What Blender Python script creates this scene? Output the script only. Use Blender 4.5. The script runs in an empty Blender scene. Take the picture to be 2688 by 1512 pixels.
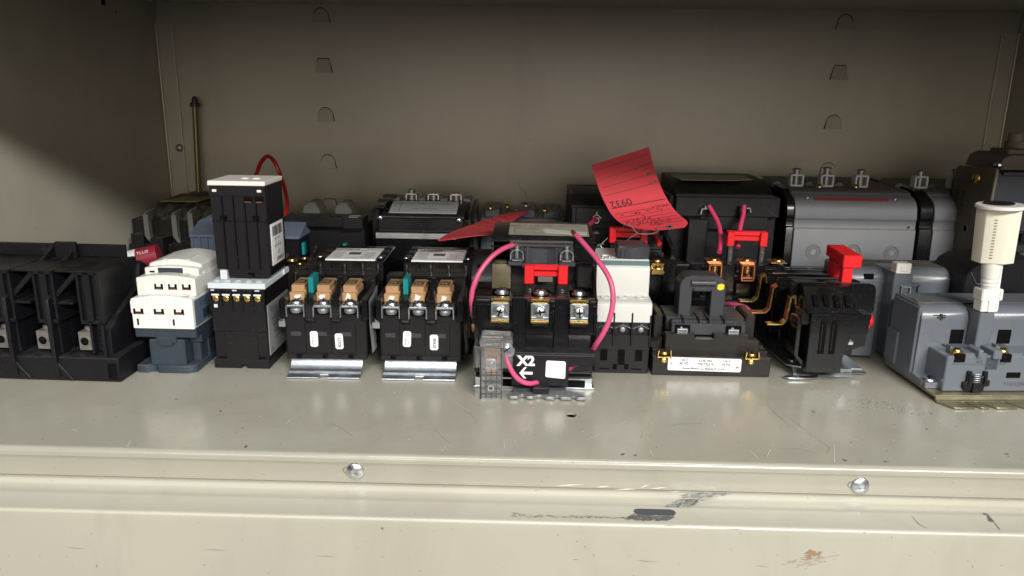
import bpy, bmesh, math, random
from mathutils import Matrix, Vector, noise
random.seed(7)
SC = bpy.context.scene
COL = SC.collection
R = math.radians
V = Vector

# ---------------------------------------------------------------- camera (measurements in millimetres, scene in metres)
F_PX, PITCH, ROLL, YAW, CAM_H = 1985.0, R(14.6), R(0.8), R(1.2), 194.0
fw = V((-math.sin(YAW)*math.cos(PITCH), math.cos(YAW)*math.cos(PITCH), -math.sin(PITCH)))
r0 = V((math.cos(YAW), math.sin(YAW), 0)); u0 = r0.cross(fw)
RT = r0*math.cos(ROLL) + u0*math.sin(ROLL); UP = -r0*math.sin(ROLL) + u0*math.cos(ROLL)
cd = bpy.data.cameras.new('camera'); cam = bpy.data.objects.new('camera', cd); COL.objects.link(cam)
cd.sensor_width = 36; cd.lens = 36*F_PX/2688; cd.clip_start = 0.01; cd.clip_end = 50
cam.matrix_world = Matrix(((RT.x, UP.x, -fw.x, 0), (RT.y, UP.y, -fw.y, 0), (RT.z, UP.z, -fw.z, CAM_H/1000), (0, 0, 0, 1)))
SC.camera = cam

# ---------------------------------------------------------------- light
w = bpy.data.worlds.new('World'); SC.world = w; w.use_nodes = True
w.node_tree.nodes['Background'].inputs[0].default_value = (0.80, 0.88, 1.0, 1)
w.node_tree.nodes['Background'].inputs[1].default_value = 0.07
def area(name, loc, target, sx, sy, power, col):
    l = bpy.data.lights.new(name, 'AREA'); l.shape = 'RECTANGLE'; l.size = sx; l.size_y = sy; l.energy = power; l.color = col
    o = bpy.data.objects.new(name, l); COL.objects.link(o); o.location = loc
    o.rotation_euler = (V(target)-V(loc)).to_track_quat('-Z', 'Y').to_euler(); return o
area('ceiling_light_left', (-0.75, -1.55, 1.20), (0, 0.45, 0), 1.2, 0.13, 13, (1.0, 0.98, 0.93))
area('ceiling_light_right', (0.95, -1.55, 1.20), (0, 0.45, 0), 1.2, 0.13, 76, (1.0, 0.98, 0.93))
area('overhead_light', (0.05, -0.30, 1.35), (0, 0.42, 0), 1.0, 0.25, 16, (0.97, 0.98, 1.0))
area('low_room_light', (0.18, -1.45, 0.36), (0.05, 0.8, 0.12), 1.5, 0.6, 11, (1.0, 0.85, 0.71))
vs = SC.view_settings
vs.view_transform = 'Standard'; vs.look = 'None'; vs.exposure = 0.0; vs.gamma = 1.0; vs.use_curve_mapping = False

# ---------------------------------------------------------------- survey helpers: zoom windows of the photograph -> real points at a known depth
ZW = {1:(0,560,2.898),2:(340,440,2.588),3:(730,620,3.623),4:(1200,560,2.786),5:(1500,560,3.149),6:(1950,440,2.498),7:(2280,380,2.0125),
      8:(740,480,3.22),9:(1480,370,4.14),10:(340,220,3.15),11:(0,0,2.576),12:(1900,0,2.588),13:(0,1000,1.917),14:(1344,1000,1.917),15:(1200,460,5.152),0:(0,0,.9583)}
def ray(z, x, y):
    o = ZW[z]; px = o[0]+x/o[2]; py = o[1]+y/o[2]
    return fw + RT*((px-1344)/F_PX) - UP*((py-756)/F_PX)
def at(z, x, y, Y): d = ray(z, x, y); return V((0,0,CAM_H)) + d*(Y/d.y)
def on(z, x, y, h=0): d = ray(z, x, y); return V((0,0,CAM_H)) + d*((h-CAM_H)/d.z)

# ---------------------------------------------------------------- materials
MATS = {}
def mat(name, col, rough=0.5, metal=0.0, var=0.12, scale=60, bump=0.0, bscale=400, dust=0.0, coat=0.0, stain=0.0, trans=0.0, spec=0.5, dustcol=(0.20,0.17,0.13)):
    m = bpy.data.materials.new(name); m.use_nodes = True; nt = m.node_tree; N = nt.nodes; L = nt.links
    b = N['Principled BSDF']; b.inputs['Roughness'].default_value = rough; b.inputs['Metallic'].default_value = metal
    b.inputs['Coat Weight'].default_value = coat; b.inputs['Coat Roughness'].default_value = 0.28; b.inputs['Transmission Weight'].default_value = trans
    b.inputs['Specular IOR Level'].default_value = spec
    tc = N.new('ShaderNodeTexCoord')
    no = N.new('ShaderNodeTexNoise'); no.inputs['Scale'].default_value = scale; no.inputs['Detail'].default_value = 6
    L.new(tc.outputs['Object'], no.inputs['Vector'])
    mx = N.new('ShaderNodeMix'); mx.data_type = 'RGBA'
    mx.inputs[6].default_value = (*[c*(1-var) for c in col], 1); mx.inputs[7].default_value = (*[min(1, c*(1+var)) for c in col], 1)
    L.new(no.outputs['Fac'], mx.inputs[0]); out = mx.outputs[2]
    if stain > 0:                            # old wipe marks, handling grime and drips in the paint
        mp = N.new('ShaderNodeMapping'); mp.inputs['Scale'].default_value = (9, 9, 3.5); L.new(tc.outputs['Object'], mp.inputs['Vector'])
        s1 = N.new('ShaderNodeTexNoise'); s1.inputs['Scale'].default_value = 1.6; s1.inputs['Detail'].default_value = 9; s1.inputs['Roughness'].default_value = .62; s1.inputs['Distortion'].default_value = .8; L.new(mp.outputs[0], s1.inputs['Vector'])
        s2 = N.new('ShaderNodeMapRange'); s2.inputs[1].default_value = .48; s2.inputs[2].default_value = .78; s2.inputs[4].default_value = stain; L.new(s1.outputs['Fac'], s2.inputs[0])
        s3 = N.new('ShaderNodeMix'); s3.data_type = 'RGBA'; L.new(s2.outputs[0], s3.inputs[0]); L.new(out, s3.inputs[6]); s3.inputs[7].default_value = (0.17, 0.14, 0.10, 1); out = s3.outputs[2]
        s4 = N.new('ShaderNodeTexNoise'); s4.inputs['Scale'].default_value = 420; s4.inputs['Detail'].default_value = 2; L.new(tc.outputs['Object'], s4.inputs['Vector'])
        s5 = N.new('ShaderNodeMapRange'); s5.inputs[1].default_value = .735; s5.inputs[2].default_value = .77; s5.inputs[4].default_value = .7; L.new(s4.outputs['Fac'], s5.inputs[0])
        s6 = N.new('ShaderNodeMix'); s6.data_type = 'RGBA'; L.new(s5.outputs[0], s6.inputs[0]); L.new(out, s6.inputs[6]); s6.inputs[7].default_value = (0.10, 0.08, 0.06, 1); out = s6.outputs[2]
    if dust > 0:
        g = N.new('ShaderNodeNewGeometry'); sp = N.new('ShaderNodeSeparateXYZ'); L.new(g.outputs['Normal'], sp.inputs[0])
        mr = N.new('ShaderNodeMapRange'); mr.inputs[1].default_value = 0.0; mr.inputs[2].default_value = 1.0; mr.inputs[3].default_value = 0.03; mr.inputs[4].default_value = 1
        L.new(sp.outputs['Z'], mr.inputs[0])
        n2 = N.new('ShaderNodeTexNoise'); n2.inputs['Scale'].default_value = 140; n2.inputs['Detail'].default_value = 8; L.new(tc.outputs['Object'], n2.inputs['Vector'])
        m2 = N.new('ShaderNodeMapRange'); m2.inputs[1].default_value = 0.38; m2.inputs[2].default_value = 0.72; L.new(n2.outputs['Fac'], m2.inputs[0])
        mu = N.new('ShaderNodeMath'); mu.operation = 'MULTIPLY'; L.new(mr.outputs[0], mu.inputs[0]); L.new(m2.outputs[0], mu.inputs[1])
        mu2 = N.new('ShaderNodeMath'); mu2.operation = 'MULTIPLY'; L.new(mu.outputs[0], mu2.inputs[0]); mu2.inputs[1].default_value = dust
        md = N.new('ShaderNodeMix'); md.data_type = 'RGBA'; L.new(mu2.outputs[0], md.inputs[0]); L.new(out, md.inputs[6]); md.inputs[7].default_value = (*dustcol, 1)
        out = md.outputs[2]
        mro = N.new('ShaderNodeMapRange'); mro.inputs[3].default_value = rough; mro.inputs[4].default_value = 0.85; L.new(mu2.outputs[0], mro.inputs[0]); L.new(mro.outputs[0], b.inputs['Roughness'])
    else:
        mro = N.new('ShaderNodeMapRange'); mro.inputs[3].default_value = max(0.03, rough*0.8); mro.inputs[4].default_value = min(1, rough*1.2)
        L.new(no.outputs['Fac'], mro.inputs[0]); L.new(mro.outputs[0], b.inputs['Roughness'])
    if max(col) < 0.06 or dust > 0.15:      # fine lint and grit caught on moulded plastic
        n4 = N.new('ShaderNodeTexNoise'); n4.inputs['Scale'].default_value = 1100; n4.inputs['Detail'].default_value = 2; L.new(tc.outputs['Object'], n4.inputs['Vector'])
        m4 = N.new('ShaderNodeMapRange'); m4.inputs[1].default_value = 0.66; m4.inputs[2].default_value = 0.74; m4.inputs[4].default_value = 0.30; L.new(n4.outputs['Fac'], m4.inputs[0])
        n5 = N.new('ShaderNodeTexNoise'); n5.inputs['Scale'].default_value = 45; L.new(tc.outputs['Object'], n5.inputs['Vector'])
        m5 = N.new('ShaderNodeMapRange'); m5.inputs[1].default_value = 0.45; m5.inputs[2].default_value = 0.62; m5.inputs[3].default_value = 0.15; L.new(n5.outputs['Fac'], m5.inputs[0])
        u4 = N.new('ShaderNodeMath'); u4.operation = 'MULTIPLY'; L.new(m4.outputs[0], u4.inputs[0]); L.new(m5.outputs[0], u4.inputs[1])
        d4 = N.new('ShaderNodeMix'); d4.data_type = 'RGBA'; L.new(u4.outputs[0], d4.inputs[0]); L.new(out, d4.inputs[6]); d4.inputs[7].default_value = (0.42, 0.38, 0.32, 1); out = d4.outputs[2]
    L.new(out, b.inputs['Base Color'])
    if bump > 0:
        n3 = N.new('ShaderNodeTexNoise'); n3.inputs['Scale'].default_value = bscale; n3.inputs['Detail'].default_value = 4; L.new(tc.outputs['Object'], n3.inputs['Vector'])
        bp = N.new('ShaderNodeBump'); bp.inputs['Strength'].default_value = bump; bp.inputs['Distance'].default_value = 0.0004
        L.new(n3.outputs['Fac'], bp.inputs['Height']); L.new(bp.outputs[0], b.inputs['Normal'])
    MATS[name] = m; return m
paint = mat('cabinet_paint', (0.400,0.382,0.314), 0.34, var=0.09, scale=9, bump=0.45, bscale=16, stain=0.24, coat=0.25, spec=0.5)
paint_shelf = mat('shelf_paint', (0.300,0.290,0.240), 0.19, stain=0.30, var=0.07, scale=22, bump=0.025, bscale=90, coat=0.2, dust=0.10, dustcol=(0.24,0.20,0.15))
black = mat('black_plastic', (0.006,0.006,0.008), 0.40, bump=0.15, bscale=900, dust=0.10, spec=0.28)
blackgloss = mat('glossy_black_phenolic', (0.005,0.005,0.006), 0.20, bump=0.05, bscale=500, dust=0.05, spec=0.4)
dusty = mat('dusty_black_plastic', (0.009,0.008,0.008), 0.42, bump=0.2, bscale=700, dust=0.35, spec=0.35)
brownblack = mat('brown_black_plastic', (0.008,0.007,0.009), 0.42, bump=0.2, bscale=900, dust=0.08, spec=0.3)
void = mat('dark_recess', (0.0025,0.0025,0.0025), 0.8, spec=0.08)  # near-black inserts carry the shade inside openings and slots in their colour
darkgrey = mat('dark_grey_plastic', (0.030,0.032,0.040), 0.42, bump=0.1, bscale=700, dust=0.25)
slate = mat('slate_blue_plastic', (0.024,0.035,0.050), 0.42, bump=0.15, bscale=800, dust=0.12)
bluegrey = mat('blue_grey_plastic', (0.088,0.122,0.18), 0.5, bump=0.15, bscale=800, dust=0.3)
grey = mat('grey_plastic', (0.112,0.126,0.147), 0.30, var=0.06, bump=0.06, bscale=300, dust=0.12)
greyback = mat('dusty_grey_plastic', (0.11,0.125,0.15), 0.36, var=0.08, bump=0.06, bscale=300, dust=0.5, dustcol=(0.10,0.09,0.075))
midgrey = mat('smoke_grey_plastic', (0.10,0.10,0.095), 0.5, dust=0.4)
white = mat('white_plastic', (0.70,0.70,0.66), 0.38, var=0.03, bump=0.06, bscale=500)
offwhite = mat('aged_white_plastic', (0.56,0.57,0.54), 0.42, var=0.06, bump=0.08, bscale=500, dust=0.08)
paleblue = mat('pale_grey_plastic', (0.60,0.65,0.70), 0.40, var=0.03)
cream = mat('cream_nylon', (0.68,0.66,0.55), 0.35, var=0.04)
paper = mat('label_paper', (0.74,0.74,0.74), 0.35, var=0.03)
paperdull = mat('silver_label', (0.26,0.27,0.28), 0.38, var=0.15, scale=120)
dirtypaper = mat('dirty_label', (0.33,0.31,0.25), 0.5, var=0.35, scale=160)
ink = mat('black_ink', (0.012,0.012,0.014), 0.5)
greyink = mat('grey_ink', (0.06,0.06,0.07), 0.5)
whiteink = mat('white_ink', (0.75,0.75,0.75), 0.5)
zinc = mat('zinc_plated_steel', (0.58,0.62,0.66), 0.30, 1.0, var=0.18, scale=180, bump=0.1, bscale=500)
dullsteel = mat('dull_steel', (0.30,0.31,0.32), 0.42, 0.7, var=0.3, scale=150, bump=0.15, bscale=400)
dullsteel2 = mat('worn_lug_metal', (0.24,0.23,0.22), 0.4, 0.7, var=0.3, scale=200)
scraped = mat('scraped_steel', (0.17,0.18,0.19), 0.40, 0.6, var=0.5, scale=700, bump=0.3, bscale=900)
alu = mat('aluminium', (0.55,0.57,0.60), 0.35, 1.0, var=0.25, scale=90)
brass = mat('brass', (0.66,0.47,0.17), 0.28, 1.0, var=0.2, scale=200)
copper = mat('copper', (0.72,0.32,0.17), 0.32, 1.0, var=0.2, scale=200)
tanbar = mat('tan_heater', (0.45,0.27,0.14), 0.5, 0.25, var=0.15, scale=160)
teal = mat('teal_plastic', (0.0,0.19,0.20), 0.4)
red = mat('red_plastic', (0.62,0.010,0.016), 0.35, var=0.05, bump=0.05)
redpaper = mat('red_card', (0.53,0.038,0.052), 0.75, var=0.14, scale=70)
pink = mat('pink_wire', (0.52,0.068,0.165), 0.38, var=0.12, scale=120)
redwire = mat('red_wire', (0.45,0.012,0.012), 0.35)
amber = mat('grimy_amber_cover', (0.10,0.085,0.05), 0.3, var=0.4, scale=120)
yellow = mat('yellow_paint_dab', (0.75,0.60,0.02), 0.4)
iri = mat('yellow_chromate_zinc', (0.30,0.27,0.17), 0.30, 0.8, var=0.35, scale=110)
olive = mat('olive_rod', (0.16,0.14,0.06), 0.4, 0.5)
speck = mat('grime', (0.05,0.04,0.03), 0.8)
rust = mat('rusty_smear', (0.27,0.18,0.11), 0.8, var=0.4, scale=300)
fluff = mat('white_fleck', (0.62,0.60,0.54), 0.7)
clear = mat('clear_polycarbonate', (0.97,0.98,1.0), 0.05, trans=0.95, var=0.02, bump=0.25, bscale=260)

# ---------------------------------------------------------------- mesh builder
INV = {}
def rootof(o):
    while o.parent: o = o.parent
    return o
class P:
    """collects shapes (millimetres) and links them as ONE mesh object"""
    def __init__(s, parent=None, world=False):
        s.bm = bmesh.new(); s.parent = parent; s.mi = 0
        s.T = INV[rootof(parent).name] if (world and parent) else Matrix()
    def add(s, t, M=None):
        T = s.T @ (M if M is not None else Matrix())
        vm = {v: s.bm.verts.new(T @ v.co) for v in t.verts}
        for f in t.faces:
            try: n = s.bm.faces.new([vm[v] for v in f.verts]); n.material_index = s.mi
            except ValueError: pass
        t.free(); return s
    def _bev(s, t, b, seg=1):
        if b > 0:
            es = [e for e in t.edges if len(e.link_faces) == 2 and e.calc_face_angle(0) > 0.6]
            bmesh.ops.bevel(t, geom=es, offset=b, offset_type='OFFSET', segments=seg, profile=0.6, affect='EDGES', clamp_overlap=True)
    def box(s, x0, x1, y0, y1, z0, z1, b=0.35, M=None, seg=1):
        if x1 < x0: x0, x1 = x1, x0
        if y1 < y0: y0, y1 = y1, y0
        if z1 < z0: z0, z1 = z1, z0
        t = bmesh.new(); bmesh.ops.create_cube(t, size=1)
        for v in t.verts: v.co = V(((x0+x1)/2+v.co.x*(x1-x0), (y0+y1)/2+v.co.y*(y1-y0), (z0+z1)/2+v.co.z*(z1-z0)))
        s._bev(t, min(b, 0.3*min(x1-x0, y1-y0, z1-z0)), seg); return s.add(t, M)
    def prism(s, pts, axis, a0, a1, b=0.3, M=None):
        t = bmesh.new()
        def c(p, a): return {'x': (a, p[0], p[1]), 'y': (p[0], a, p[1]), 'z': (p[0], p[1], a)}[axis]
        A = [t.verts.new(c(p, a0)) for p in pts]; B = [t.verts.new(c(p, a1)) for p in pts]
        t.faces.new(A); t.faces.new(B[::-1]); n = len(pts)
        for i in range(n): t.faces.new((A[i], B[i], B[(i+1) % n], A[(i+1) % n]))
        bmesh.ops.recalc_face_normals(t, faces=t.faces); s._bev(t, b); return s.add(t, M)
    def lathe(s, prof, c, axis='z', seg=20, M=None):
        t = bmesh.new(); rings = []
        for r, h in prof:
            ring = []
            for k in range(seg):
                a = 2*math.pi*k/seg; q = V((r*math.cos(a), r*math.sin(a), h))
                if axis == '-y': q = V((q.x, -q.z, q.y))
                elif axis == 'x': q = V((q.z, q.x, q.y))
                elif axis == 'y': q = V((q.x, q.z, q.y))
                ring.append(t.verts.new(q+V(c)))
            rings.append(ring)
        for i in range(len(rings)-1):
            for k in range(seg): t.faces.new((rings[i][k], rings[i][(k+1) % seg], rings[i+1][(k+1) % seg], rings[i+1][k]))
        t.faces.new(rings[0]); t.faces.new(rings[-1]); bmesh.ops.recalc_face_normals(t, faces=t.faces)
        return s.add(t, M)
    def cyl(s, c, r, h, axis='z', seg=20, b=0.25, M=None):
        b = min(b, r*.4, h*.4)
        return s.lathe([(r-b, 0), (r, b), (r, h-b), (r-b, h)], c, axis, seg, M)
    def ring(s, c, ro, ri, h, axis='z', seg=22, M=None):
        t = bmesh.new(); rings = []
        for r, hh in ((ro, 0), (ro, h), (ri, h), (ri, 0)):
            ring = []
            for k in range(seg):
                a = 2*math.pi*k/seg; q = V((r*math.cos(a), r*math.sin(a), hh))
                if axis == '-y': q = V((q.x, -q.z, q.y))
                ring.append(t.verts.new(q+V(c)))
            rings.append(ring)
        for i in range(4):
            for k in range(seg): t.faces.new((rings[i][k], rings[i][(k+1) % seg], rings[(i+1) % 4][(k+1) % seg], rings[(i+1) % 4][k]))
        bmesh.ops.recalc_face_normals(t, faces=t.faces); return s.add(t, M)
    def dome(s, c, r, h, axis='z', seg=20, M=None):
        return s.lathe([(r, 0), (r, h*.25), (r*.9, h*.6), (r*.65, h*.88), (r*.3, h*.98), (r*.05, h)], c, axis, seg, M)
    def tube(s, pts, r, seg=10, sub=6, M=None, rr=None):
        pts = [V(p) for p in pts]; Q = []
        for i in range(len(pts)-1):
            p0 = pts[max(i-1, 0)]; p1 = pts[i]; p2 = pts[i+1]; p3 = pts[min(i+2, len(pts)-1)]
            for k in range(sub):
                t = k/sub; Q.append(0.5*((2*p1)+(-p0+p2)*t+(2*p0-5*p1+4*p2-p3)*t*t+(-p0+3*p1-3*p2+p3)*t**3))
        Q.append(pts[-1]); t = bmesh.new(); rings = []; nrm = None
        for i, q in enumerate(Q):
            d = (Q[min(i+1, len(Q)-1)]-Q[max(i-1, 0)]).normalized()
            if nrm is None: nrm = d.orthogonal().normalized()
            nrm = (nrm-d*nrm.dot(d)).normalized(); bn = d.cross(nrm)
            rings.append([t.verts.new(q+(nrm*math.cos(2*math.pi*k/seg)+bn*math.sin(2*math.pi*k/seg))*r) for k in range(seg)])
        for i in range(len(rings)-1):
            for k in range(seg): t.faces.new((rings[i][k], rings[i][(k+1) % seg], rings[i+1][(k+1) % seg], rings[i+1][k]))
        t.faces.new(rings[0]); t.faces.new(rings[-1]); bmesh.ops.recalc_face_normals(t, faces=t.faces); return s.add(t, M)
    def bar(s, pts, wx, th, b=0.15):
        """flat bar bent along points in a vertical plane facing the viewer: wx = depth, th = thickness"""
        pts = [V(p) for p in pts]
        for i in range(len(pts)-1):
            a, c = pts[i], pts[i+1]; d = (c-a); L = d.length; d.normalize()
            y = V((0, 1, 0)); n = d.cross(y).normalized(); y2 = n.cross(d)
            M = Matrix(((d.x, y2.x, n.x, a.x), (d.y, y2.y, n.y, a.y), (d.z, y2.z, n.z, a.z), (0, 0, 0, 1)))
            s.box(-th*.45, L+th*.45, -wx/2, wx/2, -th/2, th/2, b, M)
        return s
    def poly(s, pts, M=None):
        t = bmesh.new(); t.faces.new([t.verts.new(p) for p in pts]); return s.add(t, M)
    def text(s, txt, size, M, f=None, align='CENTER', bold=0.0, spacing=1.0):
        cu = bpy.data.curves.new('t', 'FONT'); cu.body = txt; cu.size = size; cu.align_x = align; cu.align_y = 'CENTER'; cu.resolution_u = 2
        cu.offset = bold; cu.space_character = spacing
        ob = bpy.data.objects.new('t', cu); me = ob.to_mesh(); t = bmesh.new(); t.from_mesh(me); ob.to_mesh_clear()
        bpy.data.objects.remove(ob); bpy.data.curves.remove(cu)
        if f:
            for v in t.verts: v.co = f(M @ v.co)
            return s.add(t)
        return s.add(t, M)
    def build(s, name, m, parent=None, ang=32):
        me = bpy.data.meshes.new(name)
        bmesh.ops.scale(s.bm, vec=(.001,)*3, verts=s.bm.verts)
        s.bm.to_mesh(me); s.bm.free()
        for x in (m if isinstance(m, (list, tuple)) else [m]): me.materials.append(x)
        me.shade_smooth(); me.set_sharp_from_angle(angle=R(ang))
        o = bpy.data.objects.new(name, me); COL.objects.link(o)
        if parent is None: parent = s.parent
        if parent: o.parent = parent
        return o
def FM(x, y, z, rot=0):            # text plane facing the viewer (-Y)
    return Matrix.Translation((x, y, z)) @ Matrix.Rotation(R(90), 4, 'X') @ Matrix.Rotation(R(rot), 4, 'Z')
def TM(x, y, z, rot=0): return Matrix.Translation((x, y, z)) @ Matrix.Rotation(R(rot), 4, 'Z')      # facing up
def SM(x, y, z, rot=0):            # facing +X
    return Matrix.Translation((x, y, z)) @ Matrix.Rotation(R(90), 4, 'Z') @ Matrix.Rotation(R(90), 4, 'X') @ Matrix.Rotation(R(rot), 4, 'Z')
def tag(o, label, cat, group=None, kind=None):
    if label: o['label'] = label
    if cat: o['category'] = cat
    if group: o['group'] = group
    if kind: o['kind'] = kind
    return o
def thing(name, label, cat, loc=(0, 0, 0), rz=0, group=None):
    o = bpy.data.objects.new(name, None); o.empty_display_size = 0.01; COL.objects.link(o)
    o.location = V(loc)/1000; o.rotation_euler = (0, 0, R(rz)); tag(o, label, cat, group)
    INV[o.name] = (Matrix.Translation(loc) @ Matrix.Rotation(R(rz), 4, 'Z')).inverted(); return o
def lone(p, name, m, label, cat, group=None):
    """a thing that is one mesh, its origin moved to the foot of the mesh"""
    o = p.build(name, m); vs_ = [v.co for v in o.data.vertices]
    c = V((sum(v.x for v in vs_)/len(vs_), sum(v.y for v in vs_)/len(vs_), min(v.z for v in vs_)))
    o.data.transform(Matrix.Translation(-c)); o.location = c; return tag(o, label, cat, group)
def bx(parent, name, m, *a, world=True, **k): return P(parent, world).box(*a, **k).build(name, m)

def screw(parent, c, r, m=None, axis='z', world=True, h=None, washer=True, rot=30, name='screw'):
    """slotted pan head, optional washer"""
    m = m or zinc; p = P(parent, world); c = V(c); h = h or r*.7
    d = {'z': V((0,0,1)), '-y': V((0,-1,0))}[axis]
    if washer: p.cyl(c, r*1.25, .6, axis)
    p.dome(c+d*.5, r, h, axis)
    q = Matrix.Translation(c+d*(h+.5)) @ (Matrix.Rotation(R(90), 4, 'X') if axis == '-y' else Matrix()) @ Matrix.Rotation(R(rot), 4, 'Z')
    p.mi = 1; p.box(-r*.82, r*.82, -r*.12, r*.12, -.35, .08, 0, q); p.box(-r*.12, r*.12, -r*.5, r*.5, -.35, .06, 0, q)
    return p.build(name, [m, void])

# ================================================================ THE CABINET (setting)
XL, XR, YB, YF = -382, 482, 800, 375
def struct(p, name, m, label=None, parent=None):
    o = p.build(name, m, parent)
    if parent is None: o['kind'] = 'structure'
    return o
# shelf: rounded front bead, short lip, with one bolt hole drilled through it
def strip_x(p, prof, x0, x1):
    t = bmesh.new(); A = [t.verts.new((x0, y, z)) for y, z in prof]; B = [t.verts.new((x1, y, z)) for y, z in prof]
    for i in range(len(prof)-1): t.faces.new((A[i], B[i], B[i+1], A[i+1]))
    p.add(t)
p = P(); hc = (28.8, 434.9); hr = 3.3; t = bmesh.new()
ys = YF+3.2
inner = [t.verts.new((hc[0]+hr*math.cos(a*math.pi/12), hc[1]+hr*math.sin(a*math.pi/12), 0)) for a in range(24)]
oq = []
for a in range(24):
    cx, cy = math.cos(a*math.pi/12), math.sin(a*math.pi/12); k = 20/max(abs(cx), abs(cy)); oq.append(t.verts.new((hc[0]+cx*k, hc[1]+cy*k, 0)))
for a in range(24): t.faces.new((inner[a], oq[a], oq[(a+1) % 24], inner[(a+1) % 24]))
low = [t.verts.new((v.co.x, v.co.y, -1.2)) for v in inner]
for a in range(24): t.faces.new((inner[a], inner[(a+1) % 24], low[(a+1) % 24], low[a]))
def qd(x0, x1, y0, y1): t.faces.new([t.verts.new(q) for q in ((x0, y0, 0), (x1, y0, 0), (x1, y1, 0), (x0, y1, 0))])
hx0, hx1, hy0, hy1 = hc[0]-20, hc[0]+20, hc[1]-20, hc[1]+20
qd(XL-40, hx0, ys, YB); qd(hx1, XR+40, ys, YB); qd(hx0, hx1, ys, hy0); qd(hx0, hx1, hy1, YB)
bmesh.ops.remove_doubles(t, verts=t.verts, dist=.01); p.add(t)
prof = [(ys, 0)] + [(YF+3.2-3.2*math.sin(R(a)), -3.2+3.2*math.cos(R(a))) for a in range(10, 91, 10)] + [(YF-.2, -4.4), (YF+.6, -5.0), (YF+.8, -6), (YF+.8, -16.6), (YF+1.6, -17.6)]
strip_x(p, prof, XL-40, XR+40)
shelf = struct(p, 'shelf', paint_shelf)
# ledge under the shelf and the front of the cabinet base, with small rolled beads
p = P()
prof = [(YF+3, -17.8)] + [(YF-1.0+1.0*math.cos(R(a)), -17.9+.9*math.sin(R(a))) for a in (90, 60, 30)]
prof = [(YF+3, -17.6), (YF+.4, -17.6), (YF-1.2, -17.3), (YF-2.4, -17.6), (YF-3.4, -18.6), (YF-5, -19.3), (YF-12, -19.4), (YF-13.5, -19.0), (YF-15, -19.3), (346.8, -19.2)]
prof += [(345.2-1.6*math.sin(R(a))+.6, -20.8+1.6*math.cos(R(a))) for a in (0, 25, 50, 75, 90)] + [(344.2, -24), (344.2, -140)]
strip_x(p, prof, XL-40, XR+40)
base = struct(p, 'cabinet_base', paint)
p = P()   # back wall with punched lance slots
strip_x(p, [(345, -140), (YB, -140), (YB, 300)], XL-40, XR+40)
back = struct(p, 'back_wall', paint)
for x, first in ((-212.5, 0), (310, 1)):
    for i, z in enumerate((265.2, 216.6, 168, 119.7, 73)):
        dz = 0 if first == 0 else -.2
        flat = i in (1, 4) if first == 0 else i == 1
        s = P(back); wdt = 9.0; ht = 14; pts = []
        if flat: pts = [(-wdt, 0), (-wdt*.62, ht), (wdt*.62, ht), (wdt, 0)]
        else: pts = [(-wdt, 0)] + [(-wdt*.86*math.cos(R(a)), 5+(ht-5)*math.sin(R(a))) for a in range(0, 181, 15)] + [(wdt, 0)]
        pts = [(x+a, z+dz-ht/2+b_) for a, b_ in pts]
        # raised half-shear tab: leans out at the bottom, dark slit along the outline
        t = bmesh.new(); cx = x; cz = z-ht/2+ht*.2
        A = [t.verts.new((a, YB-.15-2.8*max(0, 1-(b_-(z-ht/2))/ht)**1.3, b_)) for a, b_ in pts]; t.faces.new(A); s.add(t)
        s.mi = 1
        for k in range(len(pts)-1):
            yo = YB-(.75 if i == 0 else .2); s.tube([(pts[k][0], yo, pts[k][1]), (pts[k+1][0], yo, pts[k+1][1])], .42, 5, 1)
        s.build('lance_tab', [paint, void])
p = P()
for X, sgn in ((XL, 1), (XR, -1)):
    pass
def wall(X, sgn, name):
    p = P(); t = bmesh.new()
    t.faces.new([t.verts.new(q) for q in ((X, 300, -140), (X, YB, -140), (X, YB, 320), (X, 300, 320))]); p.add(t)
    p.box(X, X+sgn*17, YB-1.4, YB-.3, 0, 256, .3)                                  # corner flange along the back wall
    p.box(X+sgn*.05, X+sgn*1.4, 380, YB-2, 256, 300, .3)                           # bracket flange that carries the upper shelf
    return struct(p, name, paint)
lw = wall(XL, 1, 'left_side_wall'); rw = wall(XR, -1, 'right_side_wall')
for X, sgn, par in ((XL, 1, lw), (XR, -1, rw)):
    p = P(par); p.tube([(X+sgn*17.2, YB-1.2, 0), (X+sgn*17.2, YB-1.2, 256)], .9, 8, 1); p.build('flange_edge', paint)
    p = P(par); p.tube([(X+sgn*1.2, YB-2.2, 0), (X+sgn*1.2, YB-2.2, 256)], 1.2, 8, 1); p.build('corner_weld', paint)
P(lw).box(XL+1.42, XL+1.7, 700, 706, 263, 269, 0).build('square_hole', void)
P(lw).box(XL+1.42, XL+1.7, 722, 723.5, 258, 259.5, 0).build('pin_hole', void)
p = P(back); p.dome((-368.5, YB-1.6, 131.4), 4, 3.4, '-y'); p.build('bolt', dullsteel)
p = P()       # upper shelf: plate, back flange, and the front lip that shades the cabinet
p.box(XL, XR, YF, YB-.5, 275.5, 277, .2); p.box(XL+2, XR-2, YB-.6, YB-.2, 258, 275, .1); p.box(XL-40, XR+40, YF-2, YF, 239, 277, .4)
struct(p, 'upper_shelf', paint)
for zx, zy in ((893, 1186), (2165, 1223)):     # bolt heads on the shelf lip
    c = at(0, zx, zy, YF); p = P(shelf)
    p.lathe([(4.9, 0), (4.9, .4), (4.6, 1.0), (3.6, 1.55), (1.9, 1.9), (1.7, 1.8), (.1, 1.8)], (c.x, YF+.8, c.z), '-y', 28); p.build('bolt_head', zinc)
    p = P(shelf); p.tube([(c.x-4.6, YF+.6, c.z+2.2), (c.x-6.2, YF+.5, c.z+1.6), (c.x-6.6, YF+.5, c.z), (c.x-5, YF+.6, c.z-2)], .12, 5); p.build('slot_edge', greyink)
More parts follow.
